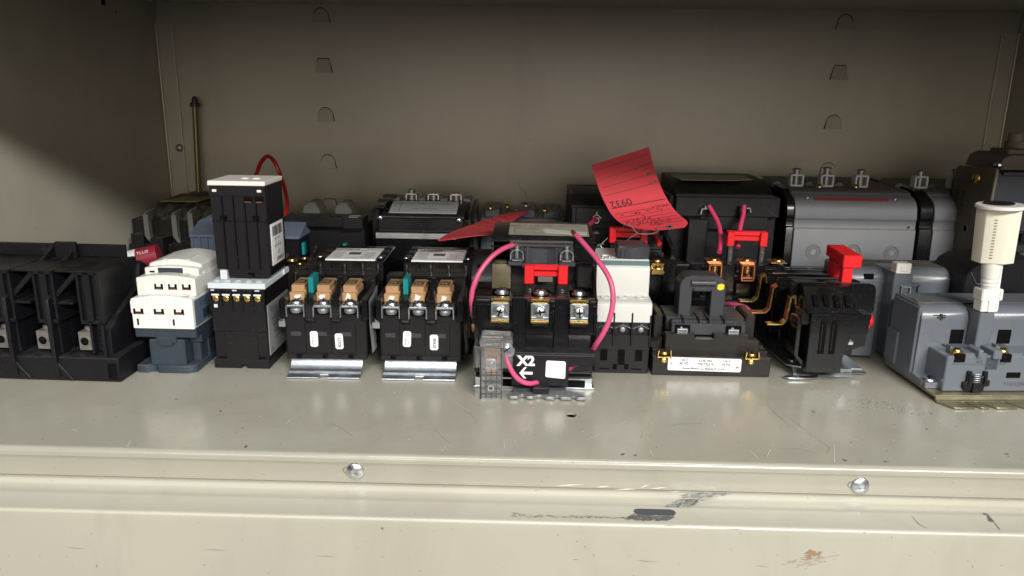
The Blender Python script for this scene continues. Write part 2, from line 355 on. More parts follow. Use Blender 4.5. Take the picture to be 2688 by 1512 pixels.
# obround slot in the ledge and the paint scraped off around it
def blob(p, pts, z, M=None): p.poly([(a, b_, z) for a, b_ in pts], M)
def scr(p, z, pts, h, wd):
    """tapered scratch through zoom points lying on a horizontal plane h"""
    Q = [on(z, *q, h) for q in pts]
    for i in range(len(Q)-1):
        d = (Q[i+1]-Q[i]); n = V((-d.y, d.x, 0)).normalized(); w0 = wd*(.25+.75*math.sin(math.pi*(i+.15)/(len(Q)-.7))); w1 = wd*(.25+.75*math.sin(math.pi*(i+.85)/(len(Q)-.7)))
        p.poly([Q[i]-n*w0/2, Q[i+1]-n*w1/2, Q[i+1]+n*w1/2, Q[i]+n*w0/2])
LZ = -19.2
c = on(14, 718, 660, LZ); p = P(base)
p.prism([(c.x+s_*8.0+3.0*math.cos(R(a)), c.y+3.0*math.sin(R(a))) for s_, rng in ((1, range(-90, 91, 18)), (-1, range(90, 271, 18))) for a in rng], 'z', LZ+.02, LZ+.10, 0)
p.build('bolt_slot', mat('slot_shadow_steel', (0.05,0.055,0.065), .5))
def smear(p, z, h, outline, n, wd, frac, ang=None, vertical=None):
    """many short tapered streaks filling an outline given in zoom points"""
    xs = [q[0] for q in outline]; ys_ = [q[1] for q in outline]
    def ins(x, y):
        r = False; j = len(outline)-1
        for i in range(len(outline)):
            if (outline[i][1] > y) != (outline[j][1] > y) and x < (outline[j][0]-outline[i][0])*(y-outline[i][1])/(outline[j][1]-outline[i][1])+outline[i][0]: r = not r
            j = i
        return r
    k = 0
    while k < n:
        x = random.uniform(min(xs), max(xs)); y = random.uniform(min(ys_), max(ys_))
        if not ins(x, y): continue
        k += 1; L = random.uniform(.4, 1)*frac; a = R((ang or 0)+random.uniform(-14, 14))
        q0 = (x-L*math.cos(a), y+L*math.sin(a)); q1 = (x+L*math.cos(a), y-L*math.sin(a))
        pr = (lambda q: at(z, *q, vertical)) if vertical else (lambda q: on(z, *q, h))
        A, B, Mx = pr(q0), pr(q1), pr((x, y)); d = B-A
        n_ = V((-d.z, 0, d.x)) if vertical else V((-d.y, d.x, 0)); n_.normalize(); wv = random.uniform(.3, 1)*wd
        lift = V((0, -1, 0)) if vertical else V((0, 0, 1)); lift *= random.uniform(0, .03); A = A+lift; B = B+lift; Mx = Mx+lift
        p.poly([A, Mx-n_*wv/2, B, Mx+n_*wv/2])
p = P(base)
smear(p, 14, LZ+.13, [(600, 672), (820, 680), (790, 700), (640, 700), (575, 692)], 200, .75, 20, 25)
smear(p, 14, LZ+.15, [(770, 632), (850, 590), (960, 588), (850, 636)], 110, .6, 18, 24)
smear(p, 14, -17.15, [(845, 585), (860, 570), (985, 560), (1118, 566), (960, 592)], 110, .5, 20, 14)
smear(p, 14, LZ+.15, [(850, 632), (960, 586), (1000, 590), (880, 640)], 40, .4, 18, 24)
smear(p, 14, LZ+.15, [(0, 660), (60, 672), (560, 682), (580, 692), (0, 684)], 120, .4, 14, 8)
smear(p, 14, LZ+.17, [(2372, 664), (2392, 668), (2425, 705), (2405, 708)], 60, .8, 8, -50)
scr(p, 14, [(2422, 706), (2455, 748)], LZ+.16, .5)
scr(p, 14, [(2010, 676), (2050, 722), (2090, 742)], LZ+.16, .35)
p.build('paint_scrape', scraped)
p = P(shelf)
smear(p, 14, 0, [(830, 588), (850, 572), (985, 562), (960, 590)], 10, .1, 8, 12, vertical=YF+.55)
smear(p, 14, 0, [(985, 575), (1100, 562), (1115, 568), (960, 590)], 18, .35, 40, 10, vertical=YF+.55)
p.build('paint_scrape', scraped)
p = P(base)
smear(p, 14, LZ+.19, [(600, 672), (820, 680), (790, 700), (640, 700), (575, 692)], 40, .35, 16, 25)
smear(p, 14, LZ+.21, [(770, 632), (850, 590), (960, 588), (850, 636)], 60, .35, 18, 28)
smear(p, 14, LZ+.19, [(0, 660), (60, 672), (560, 682), (580, 692), (0, 684)], 40, .3, 12, 8)
smear(p, 14, -17.12, [(845, 585), (860, 570), (985, 560), (1118, 566), (960, 592)], 60, .35, 20, 14)
p.build('bright_scratch', zinc)
p = P(shelf)
smear(p, 14, 0, [(830, 588), (850, 572), (1100, 562), (960, 590)], 30, .35, 26, 12, vertical=YF+.5); p.build('bright_scratch', zinc)
p = P(shelf)
for a, b_ in (((215, 528), (365, 520)), ((420, 534), (495, 530)), ((510, 547), (640, 543)), ((640, 541), (695, 518)), ((690, 544), (785, 534)), ((755, 565), (850, 553))):
    A, B = at(14, *a, YF+.6), at(14, *b_, YF+.6); Mx = (A+B)/2; p.poly([A, Mx-V((0, 0, .35)), B, Mx+V((0, 0, .35))])
p.build('bare_scratch', fluff)
p = P(base)        # rusty smear and faint rubs on the front panel
YS = 344.05
for _ in range(46):
    x = random.gauss(1512, 22); y = random.gauss(872, 11); c = at(14, x, y, YS); r_ = random.uniform(.3, 1.3); c.y -= random.uniform(0, .06)
    p.poly([c+V((r_*random.uniform(.6, 1.5)*math.cos(a), 0, r_*.6*random.uniform(.6, 1.2)*math.sin(a))) for a in [i*.9 for i in range(7)]])
for _ in range(60):
    x = random.gauss(1470, 60); y = 905+random.gauss(0, 16)+(1500-x)*.12; A = at(14, x, y, YS-.02*random.random()); B = at(14, x+random.uniform(10, 46), y-random.uniform(-2, 12), YS)
    p.poly([A, (A+B)/2-V((0, 0, .12)), B, (A+B)/2+V((0, 0, .12))])
p.build('rust_smear', rust)
p = P(base)
for a, b_ in (((635, 905), (750, 910)), ((620, 903), (690, 908)), ((300, 898), (340, 900)), ((1220, 930), (1290, 934)), ((1060, 742), (1170, 748)), ((760, 730), (830, 728))):
    A, B = at(14, *a, YS), at(14, *b_, YS); p.poly([A, (A+B)/2-V((0, 0, .18)), B, (A+B)/2+V((0, 0, .18))])
for a, b_ in (((1020, 848), (1150, 852)), ((320, 836), (440, 846)), ((1580, 880), (1700, 884))):
    A, B = at(13, *a, YS), at(13, *b_, YS); p.poly([A, (A+B)/2-V((0, 0, .2)), B, (A+B)/2+V((0, 0, .2))])
for q in ((368, 834), (1426, 908), (1575, 908)):
    c = at(14, *q, YS); p.poly([c+V((.45*math.cos(a), 0, .4*math.sin(a))) for a in [i*.8 for i in range(8)]])
p.build('scuff_mark', mat('scuff', (0.24, 0.20, 0.15), .6))
# grime, scratches and white flecks lying on the shelf
p = P(shelf); rnd = random.Random(3)
def fleck(p, x, y, s, rn, z=.06):
    a0 = rn.uniform(0, 6.28); el = rn.uniform(1, 2.4)
    pts = []
    for i in range(6):
        a = i*math.pi/3; u, v = s*el*math.cos(a)*rn.uniform(.6, 1.1), s*math.sin(a)*rn.uniform(.6, 1.1); pts.append((x+u*math.cos(a0)-v*math.sin(a0), y+u*math.sin(a0)+v*math.cos(a0), z))
    p.poly(pts)
for _ in range(420):
    x = rnd.uniform(-300, 300); y = rnd.uniform(381, 500); 
    if rnd.random() > .35+.65*(x+300)/600: continue
    fleck(p, x, y, rnd.choice((.15, .2, .25, .4)), rnd, .05)
for _ in range(110):
    x = rnd.gauss(232, 14); y = rnd.gauss(459, 7)-(x-232)*.5; fleck(p, x, y, rnd.uniform(.15, .5), rnd, .07)
for q in ((1238, 330), (888, 92), (1222, 237), (1110, 152)): c = on(13, *q); fleck(p, c.x, c.y, .8, rnd, .09)
for q in ((1675, 400), (1880, 407), (620, 375), (557, 370), (2490, 368), (2088, 242), (1515, 156)): c = on(14, *q); fleck(p, c.x, c.y, .9, rnd, .09)
for pts in ([(1280, 110), (1330, 170), (1425, 245)], [(1380, 175), (1510, 275)], [(1520, 280), (1600, 335), (1580, 365)], [(1330, 338), (1450, 342), (1550, 370)], [(770, 228), (850, 216), (970, 214)], [(655, 250), (648, 290)], [(580, 155), (690, 152)]):
    scr(p, 14, pts, .08, .2)
for pts in ([(1660, 212), (1720, 240), (1780, 282)], [(2290, 105), (2350, 150), (2400, 200)], [(2190, 250), (2260, 310)]): scr(p, 13, pts, .08, .25)
p.build('grime_specks', speck)['kind'] = 'stuff'
p = P(shelf)
for _ in range(130):
    x = rnd.uniform(-120, 300); y = rnd.uniform(383, 500); fleck(p, x, y, rnd.choice((.12, .15, .3)), rnd, .11)
for _ in range(120):
    x = rnd.gauss(235, 22); y = rnd.gauss(462, 9)-(x-235)*.35; fleck(p, x, y, rnd.uniform(.12, .35), rnd, .12)
for pts in ([(1622, 320), (1624, 410)], [(1280, 390), (1300, 345)], [(1200, 352), (1235, 385)], [(380, 295), (440, 268)], [(1710, 292), (1750, 298)], [(545, 215), (575, 205)], [(330, 70), (380, 45)], [(690, 340), (712, 380)]): scr(p, 14, pts, .13, .24)
for pts in ([(345, 250), (370, 244), (388, 254)], [(1300, 175), (1318, 181)], [(1440, 215), (1462, 192)], [(2535, 300), (2540, 340)], [(640, 330), (655, 300)], [(2290, 105), (2360, 155)]): scr(p, 13, pts, .13, .24)
p.build('white_flecks', fluff)['kind'] = 'stuff'
# ================================================================ FRONT ROW
# ---- black three-pole power block, far left (frame: X to the right edge, Y into the shelf)
t0 = thing('power_block', 'large dusty black power terminal block with deep wells, at the far left front', 'terminal block', (-273, 471, 0), -1.2)
p = P(t0)
p.prism([(0, .8), (0, 17), (4, 18), (52, 18), (52, 0), (2, 0)], 'x', -108.4, 0, .5); p.prism([(1, 0), (0, 2), (0, 14), (8, 16), (8, 0)], 'x', -8, -1, .3)
p.box(-108.4, -8, 33, 50, 17, 76, .6)
p.prism([(-5, 0), (0, 0), (0, -.0), (0, 6)], 'y', 5, 5.1, 0) if False else None
p.build('base', black)
p = P(t0)
for i in range(3):
    x = -42-29*i; p.prism([(-1.5, 3), (-1.5, 10), (-2.5, 14), (-2.5, 57), (2, 60), (8, 60), (26, 76), (34, 76), (34, 3), (12, 3)], 'x', x-1.3, x+1.3, .3)
    p.prism([(x-1.3, 13), (x+1.3, 13), (x+10, 2), (x+7, 2)], 'y', -1.2, 1, .2)
p.prism([(1, 17), (1, 40), (4, 41), (34, 41), (34, 17)], 'x', -10, -8, .3)
p.build('partition', black)
for i in range(4):
    x = -29*i; p = P(t0)
    p.box(-22+x, -8+x, 3, 33, 41, 76.6, .5)
    for a, b_ in ((-22, -20.4), (-17.3, -12.8), (-9.6, -8)): p.box(a+x, b_+x, 0, 4, 41.5, 76.4, .25)
    p.box(-22+x, -8+x, 0, 4, 74, 76.8, .25); p.box(-22+x, -8+x, 0, 4, 40.8, 43, .25)
    p.build('terminal_cover', black)
    if i == 3: continue
    p = P(t0)
    p.prism([(-24+x, 76), (-21.8+x, 76), (-21.8+x, 73.5), (-40+x, 55.5), (-41.5+x, 57.8)], 'y', 2, 6, .2)
    p.box(-41+x, -27+x, 2, 22, 53.4, 55, .2)
    for k in range(3): p.box(-22.5-.2+x, -21+x, 2.5+k*3, 4+k*3, 48, 53, .1)
    p.build('web', black)
    p = P(t0)
    p.box(-18.5+x, -17+x, 3, 10, 19, 41, .2); p.box(-11.5+x, -10+x, 3, 10, 19, 41, .2); p.box(-18.5+x, -10+x, 8, 11, 19, 41, .2)
    for k in range(5): p.box(-13.2+x, -11+x, 4, 8, 22+k*3.6, 23.6+k*3.6, .1)
    p.box(-26+x, -9+x, 1, 31, 13.6, 15.6, .3); p.build('lower_guide', black)
    p = P(t0); p.box(-28.6+x, -19.6+x, 5, 19, 20.5, 33.6, .5); p.ring((-24.1+x, 5.2, 27), 3.7, 2.9, .7, '-y', 20)
    p.mi = 1; p.cyl((-24.1+x, 5.3, 27), 2.95, .4, '-y', 20, 0); p.mi = 0; p.cyl((-24.1+x, 11, 33.6), 2.6, 2.6); p.build('lug', [dullsteel2, void])
p = P(t0)   # rear fence with gusset, side skin with its slanted groove
p.box(-108.4, -13, 46, 49, 76, 85, .5); p.box(-60, -45, 40, 43, 76, 87.5, .4)
p.prism([(30, 76), (46, 76), (46, 85)], 'x', -66, -63, .3); p.prism([(30, 76), (46, 76), (46, 85)], 'x', -50, -47, .3)
p.box(-108.4, -8, 2, 34, 75.2, 76.2, .2)
p.build('top_rim', black)
p = P(t0)
p.prism([(1, 41), (1, 76.4), (50, 76.4), (50, 62), (44, 60), (44, 57), (6, 39)], 'x', -11.2, -7.6, .4)
p.prism([(4, 17.5), (4, 37), (44, 54), (46, 60), (49, 71), (52, 73), (66, 64), (66, 17.5)], 'x', -10.2, -5.4, .4)
p.prism([(3, 35.4), (3, 38.4), (43, 56), (43, 53)], 'x', -9.2, -4.6, .3)
p.build('side_panel', black)

# ---- white contactor on a slate base
t0 = thing('white_contactor', 'small white contactor with stepped front on a slate blue base, beside the black power block', 'contactor', (-250, 491, 0))
p = P(t0, True)
foot = [(-271.5, 490.5), (-264, 490), (-262, 492.5), (-258, 492.5), (-256, 490), (-236, 490), (-230, 493.5), (-230, 552), (-271, 552)]
p.prism(foot, 'z', 0, 5.6, .6); p.box(-262, -237, 492, 548, 5, 24, .8); p.box(-237, -231, 503, 548, 5, 24, .8); p.box(-262, -230, 515, 550, 5, 30, .6)
p.box(-270.5, -227.8, 491.5, 552, 25.6, 32.6, .6); p.box(-256, -242, 490.8, 494, 22, 29, .4); p.box(-254.5, -244.5, 490.2, 493, 20, 26, .5); p.box(-237, -228.2, 500, 552, 20, 26, .5)
p.build('base', slate)
def arc(x0, x1, z0, z, rise, n=9):
    return [(x0, z0)]+[(x0+(x1-x0)*k/n, z+rise*math.sin(math.pi*k/n)) for k in range(n+1)]+[(x1, z0)]
p = P(t0, True); p.prism(arc(-270.3, -228, 32.4, 53.6, 2.4), 'y', 490, 548, .5)
for x in (-265.4, -251.2, -237.4): p.box(x-5.2, x+5.2, 489.6, 491, 43.4, 52.2, .35)
for x in (-258.2, -244.2): p.box(x-.6, x+.6, 488.9, 491, 39, 53.6, .2)
p.build('lower_tier', white)
p = P(t0, True); p.prism(arc(-268.6, -227.8, 54, 66.6, 2.2), 'y', 497, 550, .5)
for x in (-253, -243.4, -233.8): p.box(x-4, x+4, 496.6, 498, 58.4, 65, .3)
for x in (-248.2, -238.6): p.box(x-.4, x+.4, 496.2, 498, 56, 66, .15)
p.build('upper_tier', white)
p = P(t0, True); p.prism(arc(-266.5, -228.6, 66, 71.6, 1.6), 'y', 506, 512, .4); p.prism(arc(-266, -228.8, 66, 73.6, 3.4), 'y', 511.6, 550, .8); p.box(-257, -238, 514, 530, 75.2, 76.5, .4)
p.box(-228.9, -228.2, 514, 524, 60, 68, .2); p.build('top_cap', white)
for nm, z, y, xs, ww in (('terminal_opening', 45, 489.8, (-265.4, -251.2, -237.4), 7), ('terminal_opening', 60.8, 496.7, (-253, -243.4, -233.8), 6)):
    for i, x in enumerate(xs):
        p = P(t0, True); p.box(x-ww/2, x+ww/2, y-.35, y+1, z-2, z+1.9, .1); p.mi = 1; p.box(x-ww/4, x+ww/4, y-.6, y+.4, z-.1, z+2.1, .1); p.mi = 2; p.box(x-ww/2.8, x+ww/2.8, y-.5, y+.4, z-1.8, z-1, .1); p.build(nm, [void, white, copper])
for x in (-266.6, -241.8): bx(t0, 'vent_slot', void, x-.65, x+.65, 489.8, 491, 35, 39.6, b=.05)
bx(t0, 'indicator_window', slate, -257, -239.6, 505.4, 507, 68.2, 71.9, b=.3); bx(t0, 'vent_slot', void, -263, -259.5, 505.7, 507, 68.4, 69.6, b=.05)
p = P(t0, True); p.box(-228.3, -227.7, 493, 541, 33.5, 52, .1); lb = p.build('rating_label', bluegrey)
p = P(lb, True); p.box(-227.9, -227.55, 505, 536, 36, 43, .05); p.text('LC1D', 4.5, SM(-227.5, 507, 48)); p.text('25A 600V', 3, SM(-227.5, 524, 47.5)); p.build('lettering', slate)
p = P(t0, True)
for x in (-252, -244, -236): p.dome((x, 503, 68.3), 2.2, .5)
for x in (-262, -247, -234): p.dome((x, 494.2, 55.6), 2.4, .6)
p.build('wire_funnel', white)

# ---- tall stacked relay: contactor below, auxiliary block above
t0 = thing('stacked_relay', 'tall brown black relay with an auxiliary block stacked on top under a pale cap', 'relay', (-202, 503, 0))
p = P(t0, True)
p.box(-220.5, -182.6, 503.6, 556, 6, 58.6, .6); p.prism([(-221.8, 0), (-221.8, 6.5), (-182.4, 6.5), (-182.4, 0), (-198.5, 0), (-198.5, 2.6), (-202.5, 2.6), (-202.5, 0)], 'y', 502.5, 556, .35)
p.box(-213, -189.5, 502.8, 506, 6, 27, .4); p.box(-220.5, -182.6, 502.8, 506, 27, 58, .4)
for i in range(6): p.box(-220.3+i*7.35-.6, -220.3+i*7.35+.6, 501.6, 504, 42, 58.4, .25)
p.build('body', brownblack)
p = P(t0, True)
p.box(-221.6, -181.4, 501.8, 556, 58.6, 62.8, .5)
for i in range(5): p.ring((-216.8+i*7.4, 507.2, 62.6), 2.6, 1.9, .5)
p.box(-181.6, -180.2, 541, 546, 60, 64, .3); p.build('top_plate', paleblue)
for i in range(5):
    p = P(t0, True); x = -216.7+i*7.35; p.box(x-2.9, x+2.9, 502.2, 504, 50, 56.2, .2); p.mi = 1; p.box(x-2.7, x+2.7, 501.8, 503, 53.6, 55, .2); p.mi = 2; p.dome((x, 502.4, 51.6), 2.4, 1, '-y', 14); p.build('terminal', [void, paleblue, brass])
for x in (-219, -203.2, -187.4): bx(t0, 'test_point', paleblue, x-1.6, x+1.6, 502.0, 503, 57.0, 57.9, b=.2)
bx(t0, 'coil_marker', paleblue, -218.3, -215.8, 501.9, 503, 45, 47.4, b=.2)
for x in (-215.5, -187.2): bx(t0, 'side_rebate', void, x-2.5, x+2.5, 502.7, 503.2, 7.5, 8.5, b=0)
p = P(t0, True); p.box(-182.7, -182.2, 506, 552, 9, 46, .1); lb = p.build('rating_label', paperdull)
p = P(lb, True)
for i, tx in enumerate(('AC-3 400V 5.5kW', 'UL 508 A600', 'IEC 60947-4', '50/60 Hz')): p.text(tx, 2.6, SM(-182.1, 523, 34-i*5))
for i in range(16): p.box(-182.2, -182.1, 530+i*1.0, 530.4+i*1.0+.3*(i % 3), 37, 43, 0)
p.text('CE', 4, SM(-182.1, 512, 42)); p.text('UL', 4, SM(-182.1, 512, 12)); p.build('lettering', ink)
# upper auxiliary block (slightly skewed, leaning on nothing)
p = P(t0, True)
p.prism([(-218.8, 128.8), (-180.2, 128.8), (-180.2, 66), (-182, 64.6), (-210, 64.6), (-210.5, 70.5), (-218.0, 70.5)], 'y', 512, 548, .5)
for i, x in enumerate((-211.2, -203.4, -195.6, -187.8)): p.box(x-.35, x+.35, 511.4, 513, 70, 128, .2)
p.box(-218.6, -180.4, 511.3, 513, 122, 128.6, .3)
p.build('auxiliary_block', brownblack)
for x in (-211.2, -203.4, -195.6, -187.8): bx(t0, 'groove', void, x+.5, x+1.2, 511.7, 512.3, 71, 121.5, b=0)
p = P(t0, True); p.prism([(-219.6, 129), (-180.0, 129), (-179.6, 132.2), (-219.2, 132.2)], 'y', 510.8, 548, .4)
for x in (-191, -199): p.ring((x, 527, 132.1), 3.1, 2.4, .4)
p.build('top_cap', white)
for x in (-215, -184.2): bx(t0, 'test_point', white, x-1.5, x+1.5, 510.7, 512, 124.6, 126.4, b=.3)
for x in (-192.3, -184.5):
    p = P(t0, True); p.box(x-2.7, x+2.7, 511, 512.5, 117.5, 121.3, .1); p.mi = 1; p.box(x-2.2, x+2.2, 510.7, 511.6, 117.5, 118.4, .1); p.build('terminal', [void, copper])
for x in (-210, -187.6):
    p = P(t0, True); p.box(x-2.2, x+2.2, 510.9, 512.4, 107.5, 108.3, .05); p.box(x-2.2, x-1.4, 510.9, 512.4, 105, 108.3, .05); p.box(x-.4, x+2, 510.8, 512.4, 105, 107, .2); p.build('release_clip', void)
bx(t0, 'joint_line', void, -218.6, -180.3, 511.8, 512.2, 104.0, 104.5, b=0)
bx(t0, 'latch', paleblue, -215.8, -211, 511, 516, 63, 69.8, b=.3)
p = P(t0, True); p.box(-196, -192, 510.9, 512.2, 66.6, 68, .1); p.box(-193, -191.6, 510.9, 512.2, 65, 67.6, .1); p.build('hook_slot', void)
p = P(t0, True); p.box(-180.3, -179.8, 517, 543, 72, 101.5, .2, seg=2); lb = p.build('rating_label', paper)
p = P(lb, True)
rn = random.Random(5); y = 520
while y < 540: wv = rn.choice((.5, .9, 1.3)); p.box(-179.85, -179.7, y, y+wv, 92.5, 99.5, 0); y += wv+rn.choice((.5, .8))
p.text('3RH1921', 3, SM(-179.7, 529, 90)); p.text('CE', 4.5, SM(-179.7, 531, 80)); p.text('SIEMENS', 4, SM(-179.7, 533, 75.2), bold=.05)
for i in range(4): p.box(-179.85, -179.7, 524+i*3.4, 524.3+i*3.4, 83, 88, 0)
p.box(-179.85, -179.7, 522, 537, 85, 85.4, 0); p.build('lettering', ink)

# ---- the pair of three-pole starters on zinc mounting rails
def starter(loc, rz, label, nums, full=True, dx=0):
    t = thing('motor_starter', label, 'starter', loc, rz, 'black starters on zinc rails')
    p = P(t); p.box(-26, 25.5, 0, 5.5, .2, 1.0, .2) if False else None
    for a, b_ in ((-25.2, -2.8), (3.0, 25.2)): p.prism([(0, .3), (0, 1.2), (5.6, 1.9), (6.8, 3.4), (10, 3.9), (12.2, 6.2), (12.2, 4.9), (10.4, 2.8), (7.4, 2.4), (6.2, .8)], 'x', a, b_, .12)
    p.prism([(4.6, .8), (4.6, 1.7), (5.6, 1.9), (6.8, 3.4), (10, 3.9), (12.2, 6.2), (12.2, 4.9), (10.4, 2.8), (7.4, 2.4), (6.2, .8)], 'x', -3, 3.2, .1)
    p.prism([(12, 4.8), (12, 6.2), (15, 9.8), (60, 10), (60, 8.8), (16, 8.4)], 'x', -25.2, 25.2, .12)
    p.build('mounting_rail', zinc)
    p = P(t)
    p.box(-28.5, 28.3, 15.4, 62, 12.5, 42, .6); p.prism([(-28.5, 13), (-26.5, 10.6), (26.3, 10.6), (28.3, 13)], 'y', 15.4, 60, .3)
    for a, b_ in ((-27.5, -14.5), (-10.8, 3.5), (7.3, 20.5)): p.box(a, b_, 14.6, 17, 14, 40.5 if a < 0 else 37, .3)
    p.box(-28.3, 28.1, 14.2, 16, 9.6, 12.4, .3)
    p.box(-28.5, 28.3, 22, 62, 41, 49, .4)
    p.build('lower_body', brownblack)
    for x in (-21, -3, 14): bx(t, 'worn_patch', darkgrey, x-3.6, x+3.6, 14.35, 15, 26.5, 29.5, world=False, b=.1)
    for x in (-19.5, -1.2, 16.8): bx(t, 'vent_slot', void, x-1.8, x+1.8, 13.9, 15, 10.2, 12.8, world=False, b=.05)
    p = P(t)                    # shoulders and the posts between terminals
    for a, b_, zb in ((-30.5, -26.3, 39), (25.6, 30, 39)): p.box(a, b_, 12, 62, zb, 54, .6)
    for a, b_ in ((-13.2, -7.0), (4.8, 11)): p.prism([(11.5, 40), (11.5, 54.4), (34, 58), (62, 58), (62, 36), (14.5, 36)], 'x', a, b_, .5)
    p.box(-29.5, 29.5, 50, 64, 40, 62, .6)
    p.build('terminal_housing', blackgloss)
    for k, x in enumerate((-19.8, -1.2, 17.4)):
        q = P(t); q.bar([(x-6, 15.5, 41.5), (x-6, 15.5, 48.6), (x+6, 15.5, 48.6), (x+6, 15.5, 41.5)], 9, 1); q.box(x-6, x+6, 12.2, 24, 48.3, 49.6, .3)
        tb = q.build('clamp', zinc)
        q = P(t); q.lathe([(.1, 0), (3.6, .3), (4.2, 2.4), (3.4, 3.6), (.1, 3.8)], (x, 14.6, 43.6), 'z', 18); q.build('clamp_plate', dullsteel)
        screw(t, (x, 16.8, 49.6), 4.1, zinc, world=False, h=2.4, rot=20+40*k+loc[0])
    for k, x in enumerate((-20.8, -3.0, 15.4)):        # heater elements, inverted marking
        q = P(t); q.box(x-4.7, x+4.7, 24.5, 47, 54, 60.6, .7); q.box(x-5.4, x+5.4, 21.5, 25.5, 49.6, 56, .6); q.box(x+4.2, x+5.6, 25, 46, 53, 57, .3)
        hh = q.build('heater_element', tanbar)
        q = P(hh); q.text('K23', 4.3, TM(x, 36, 60.75, 180) @ Matrix.Scale(3.4, 4, (0, 1, 0)), bold=.10); q.build('lettering', ink)
        q = P(hh); rr = random.uniform; q.prism([(x-2.5*rr(.3, 1.2), 50.5+rr(-.5, 1)), (x-3.6*rr(.2, 1), 53), (x-1, 54+rr(0, 2.4)), (x+2.8*rr(.2, 1.3), 54.6), (x+1.2, 51)], 'y', 21.1, 21.5, 0); q.build('paint_chip', white)
        q = P(t); q.lathe([(5.2, 0), (5.2, .7), (4, 2), (2.4, 2.6), (.1, 2.7)], (x+2.5, 54, 58), 'z', 16); q.build('brass_screw', brass)
    bx(t, 'reset_tab', teal, -12.6, -9.0, 21.5, 37, 55.5, 67.0, world=False, b=.3)
    p = P(t); p.cyl((7.9, 32, 56), 2.9, 7); p.cyl((7.9, 32, 63), 2.1, 2.4); p.build('adjusting_knob', blackgloss)
    if full is not None:
        p = P(t); p.box(-35.5, -28.5, 24, 34, 33.4, 34.6, .2); p.box(-35.5, -28.5, 23.2, 24.4, 30, 34.6, .2); q = p.build('side_terminal', zinc); screw(t, (-32.6, 29, 34.6), 3.3, zinc, world=False, h=2)
    p = P(t)           # the contactor block behind
    a, b_ = -17+dx, 33+dx*.4
    p.box(a, b_, 64, 122, 10, 69.2, .8)
    for x in (a+1.5, a+19.5, a+33, b_-5.5): p.box(x, x+2.6, 61.6, 65, 40, 67.5, .8, seg=2)
    for x in (a, b_-6):
        for k in range(3): p.box(x, x+6, 68+k*17, 80+k*17, 69, 71.6, .8)
    p.build('contactor_block', darkgrey if False else blackgloss)
    p = P(t); p.prism([(a+6, 65.5), (b_-6.5, 65.5), (b_-6.5, 106), (a+6, 106)], 'z', 69.2, 70.4, .2); lb = p.build('rating_label', paper)
    cx = (a+b_)/2
    p = P(lb); p.box(cx-5, cx+4, 82, 90, 70.4, 70.6, 0); p.text('SIEMENS', 5, TM(cx-9, 101.5, 70.55), bold=.12); p.text('NEMA CONTACTOR', 3, TM(cx-7, 96.8, 70.55), bold=.05)
    p.text('UL', 4.6, TM(cx+9, 100.5, 70.55), bold=.15); p.text('CSA', 3.8, TM(cx+15, 99.5, 70.55), bold=.1)
    for k in range(6):
        for xx, ww in ((cx-13, 9+2*math.sin(k*2)), (cx+11, 9+2*math.cos(k*3))): p.box(xx-ww/2, xx+ww/2, 73.5+k*3.1, 74.1+k*3.1, 70.4, 70.5, 0)
    p.text('COIL  110/120 V 60 HZ', 2.8, TM(cx, 69.6, 70.55)); p.build('lettering', greyink)
    for x in (a+2, b_-2.5): screw(t, (x, 67.5, 71.0), 1.9, zinc, world=False, washer=False)
    if nums:
        for (x0, x1, z0, z1, s_, tilt) in nums:
            p = P(t); M = Matrix.Translation(((x0+x1)/2, 14.1, (z0+z1)/2)) @ Matrix.Rotation(R(tilt), 4, 'Y'); w2, h2 = (x1-x0)/2, (z1-z0)/2
            p.prism([(-w2+1, -h2), (w2-1, -h2), (w2, -h2+1), (w2, h2-1), (w2-1, h2), (-w2+1, h2), (-w2, h2-1), (-w2, -h2+1)], 'y', -.1, .6, .05, M); st = p.build('sticker', paper)
            p = P(st)
            if len(s_) == 1: p.text(s_[0], 2.9, M @ FM(.3, -.2, -.6, -90 if s_[0] != '82573' else 90), bold=.06)
            else:
                p.text(s_[0], 1.5, M @ FM(-1.1, -.2, -2, -90)); p.text(s_[1], 1.4, M @ FM(1.3, -.2, -2.4, -90))
            p.build('lettering', ink)
    t2 = bmesh.new(); rows = []
    for k in range(9):                # peeling side label
        u = k/8; row = []
        for j in range(9):
            v = j/8; curl = (2.2*max(0, .45-u)**1.1*3 if True else 0)*(1-abs(v-.4)); y = 17+34*v; z = 50.5-34*(1-u)*(1-.35*v) if False else 14+38*u
            row.append(t2.verts.new((30.15+curl*1.1, y+(0 if u > .3 else -(.3-u)*8*(v < 1)), z+v*2)))
        rows.append(row)
    for k in range(8):
        for j in range(8):
            if k < 4 and j > 8-(4-k)*1.5: continue
            t2.faces.new((rows[k][j], rows[k][j+1], rows[k+1][j+1], rows[k+1][j]))
    p = P(t); p.add(t2); lb = p.build('side_label', paperdull)
    p = P(lb)
    for k in range(8): p.box(30.3, 30.45, 20, 46-(k % 3)*4, 48-k*2.1, 48.7-k*2.1, 0)
    p.build('lettering', greyink)
    return t
starter((-139.6, 485.2, 0), 1.2, 'black three pole starter on zinc rail right of the tall relay, sticker reading 82573', [(-11.2, -5.8, 18.6, 30.0, ('BV BB J017', 'P-C 17'), 0), (6.2, 11.8, 17.2, 28.6, ('82573',), -2)])
starter((-73.7, 485.6, 0), 0.6, 'black three pole starter on zinc rail beside the pink wired starter, sticker reading 80620', [(-12.2, -6.6, 19.8, 31.2, ('80620JV', 'PM'), 3), (6.6, 12.4, 17.8, 29.0, ('80620',), 0)], dx=-2)
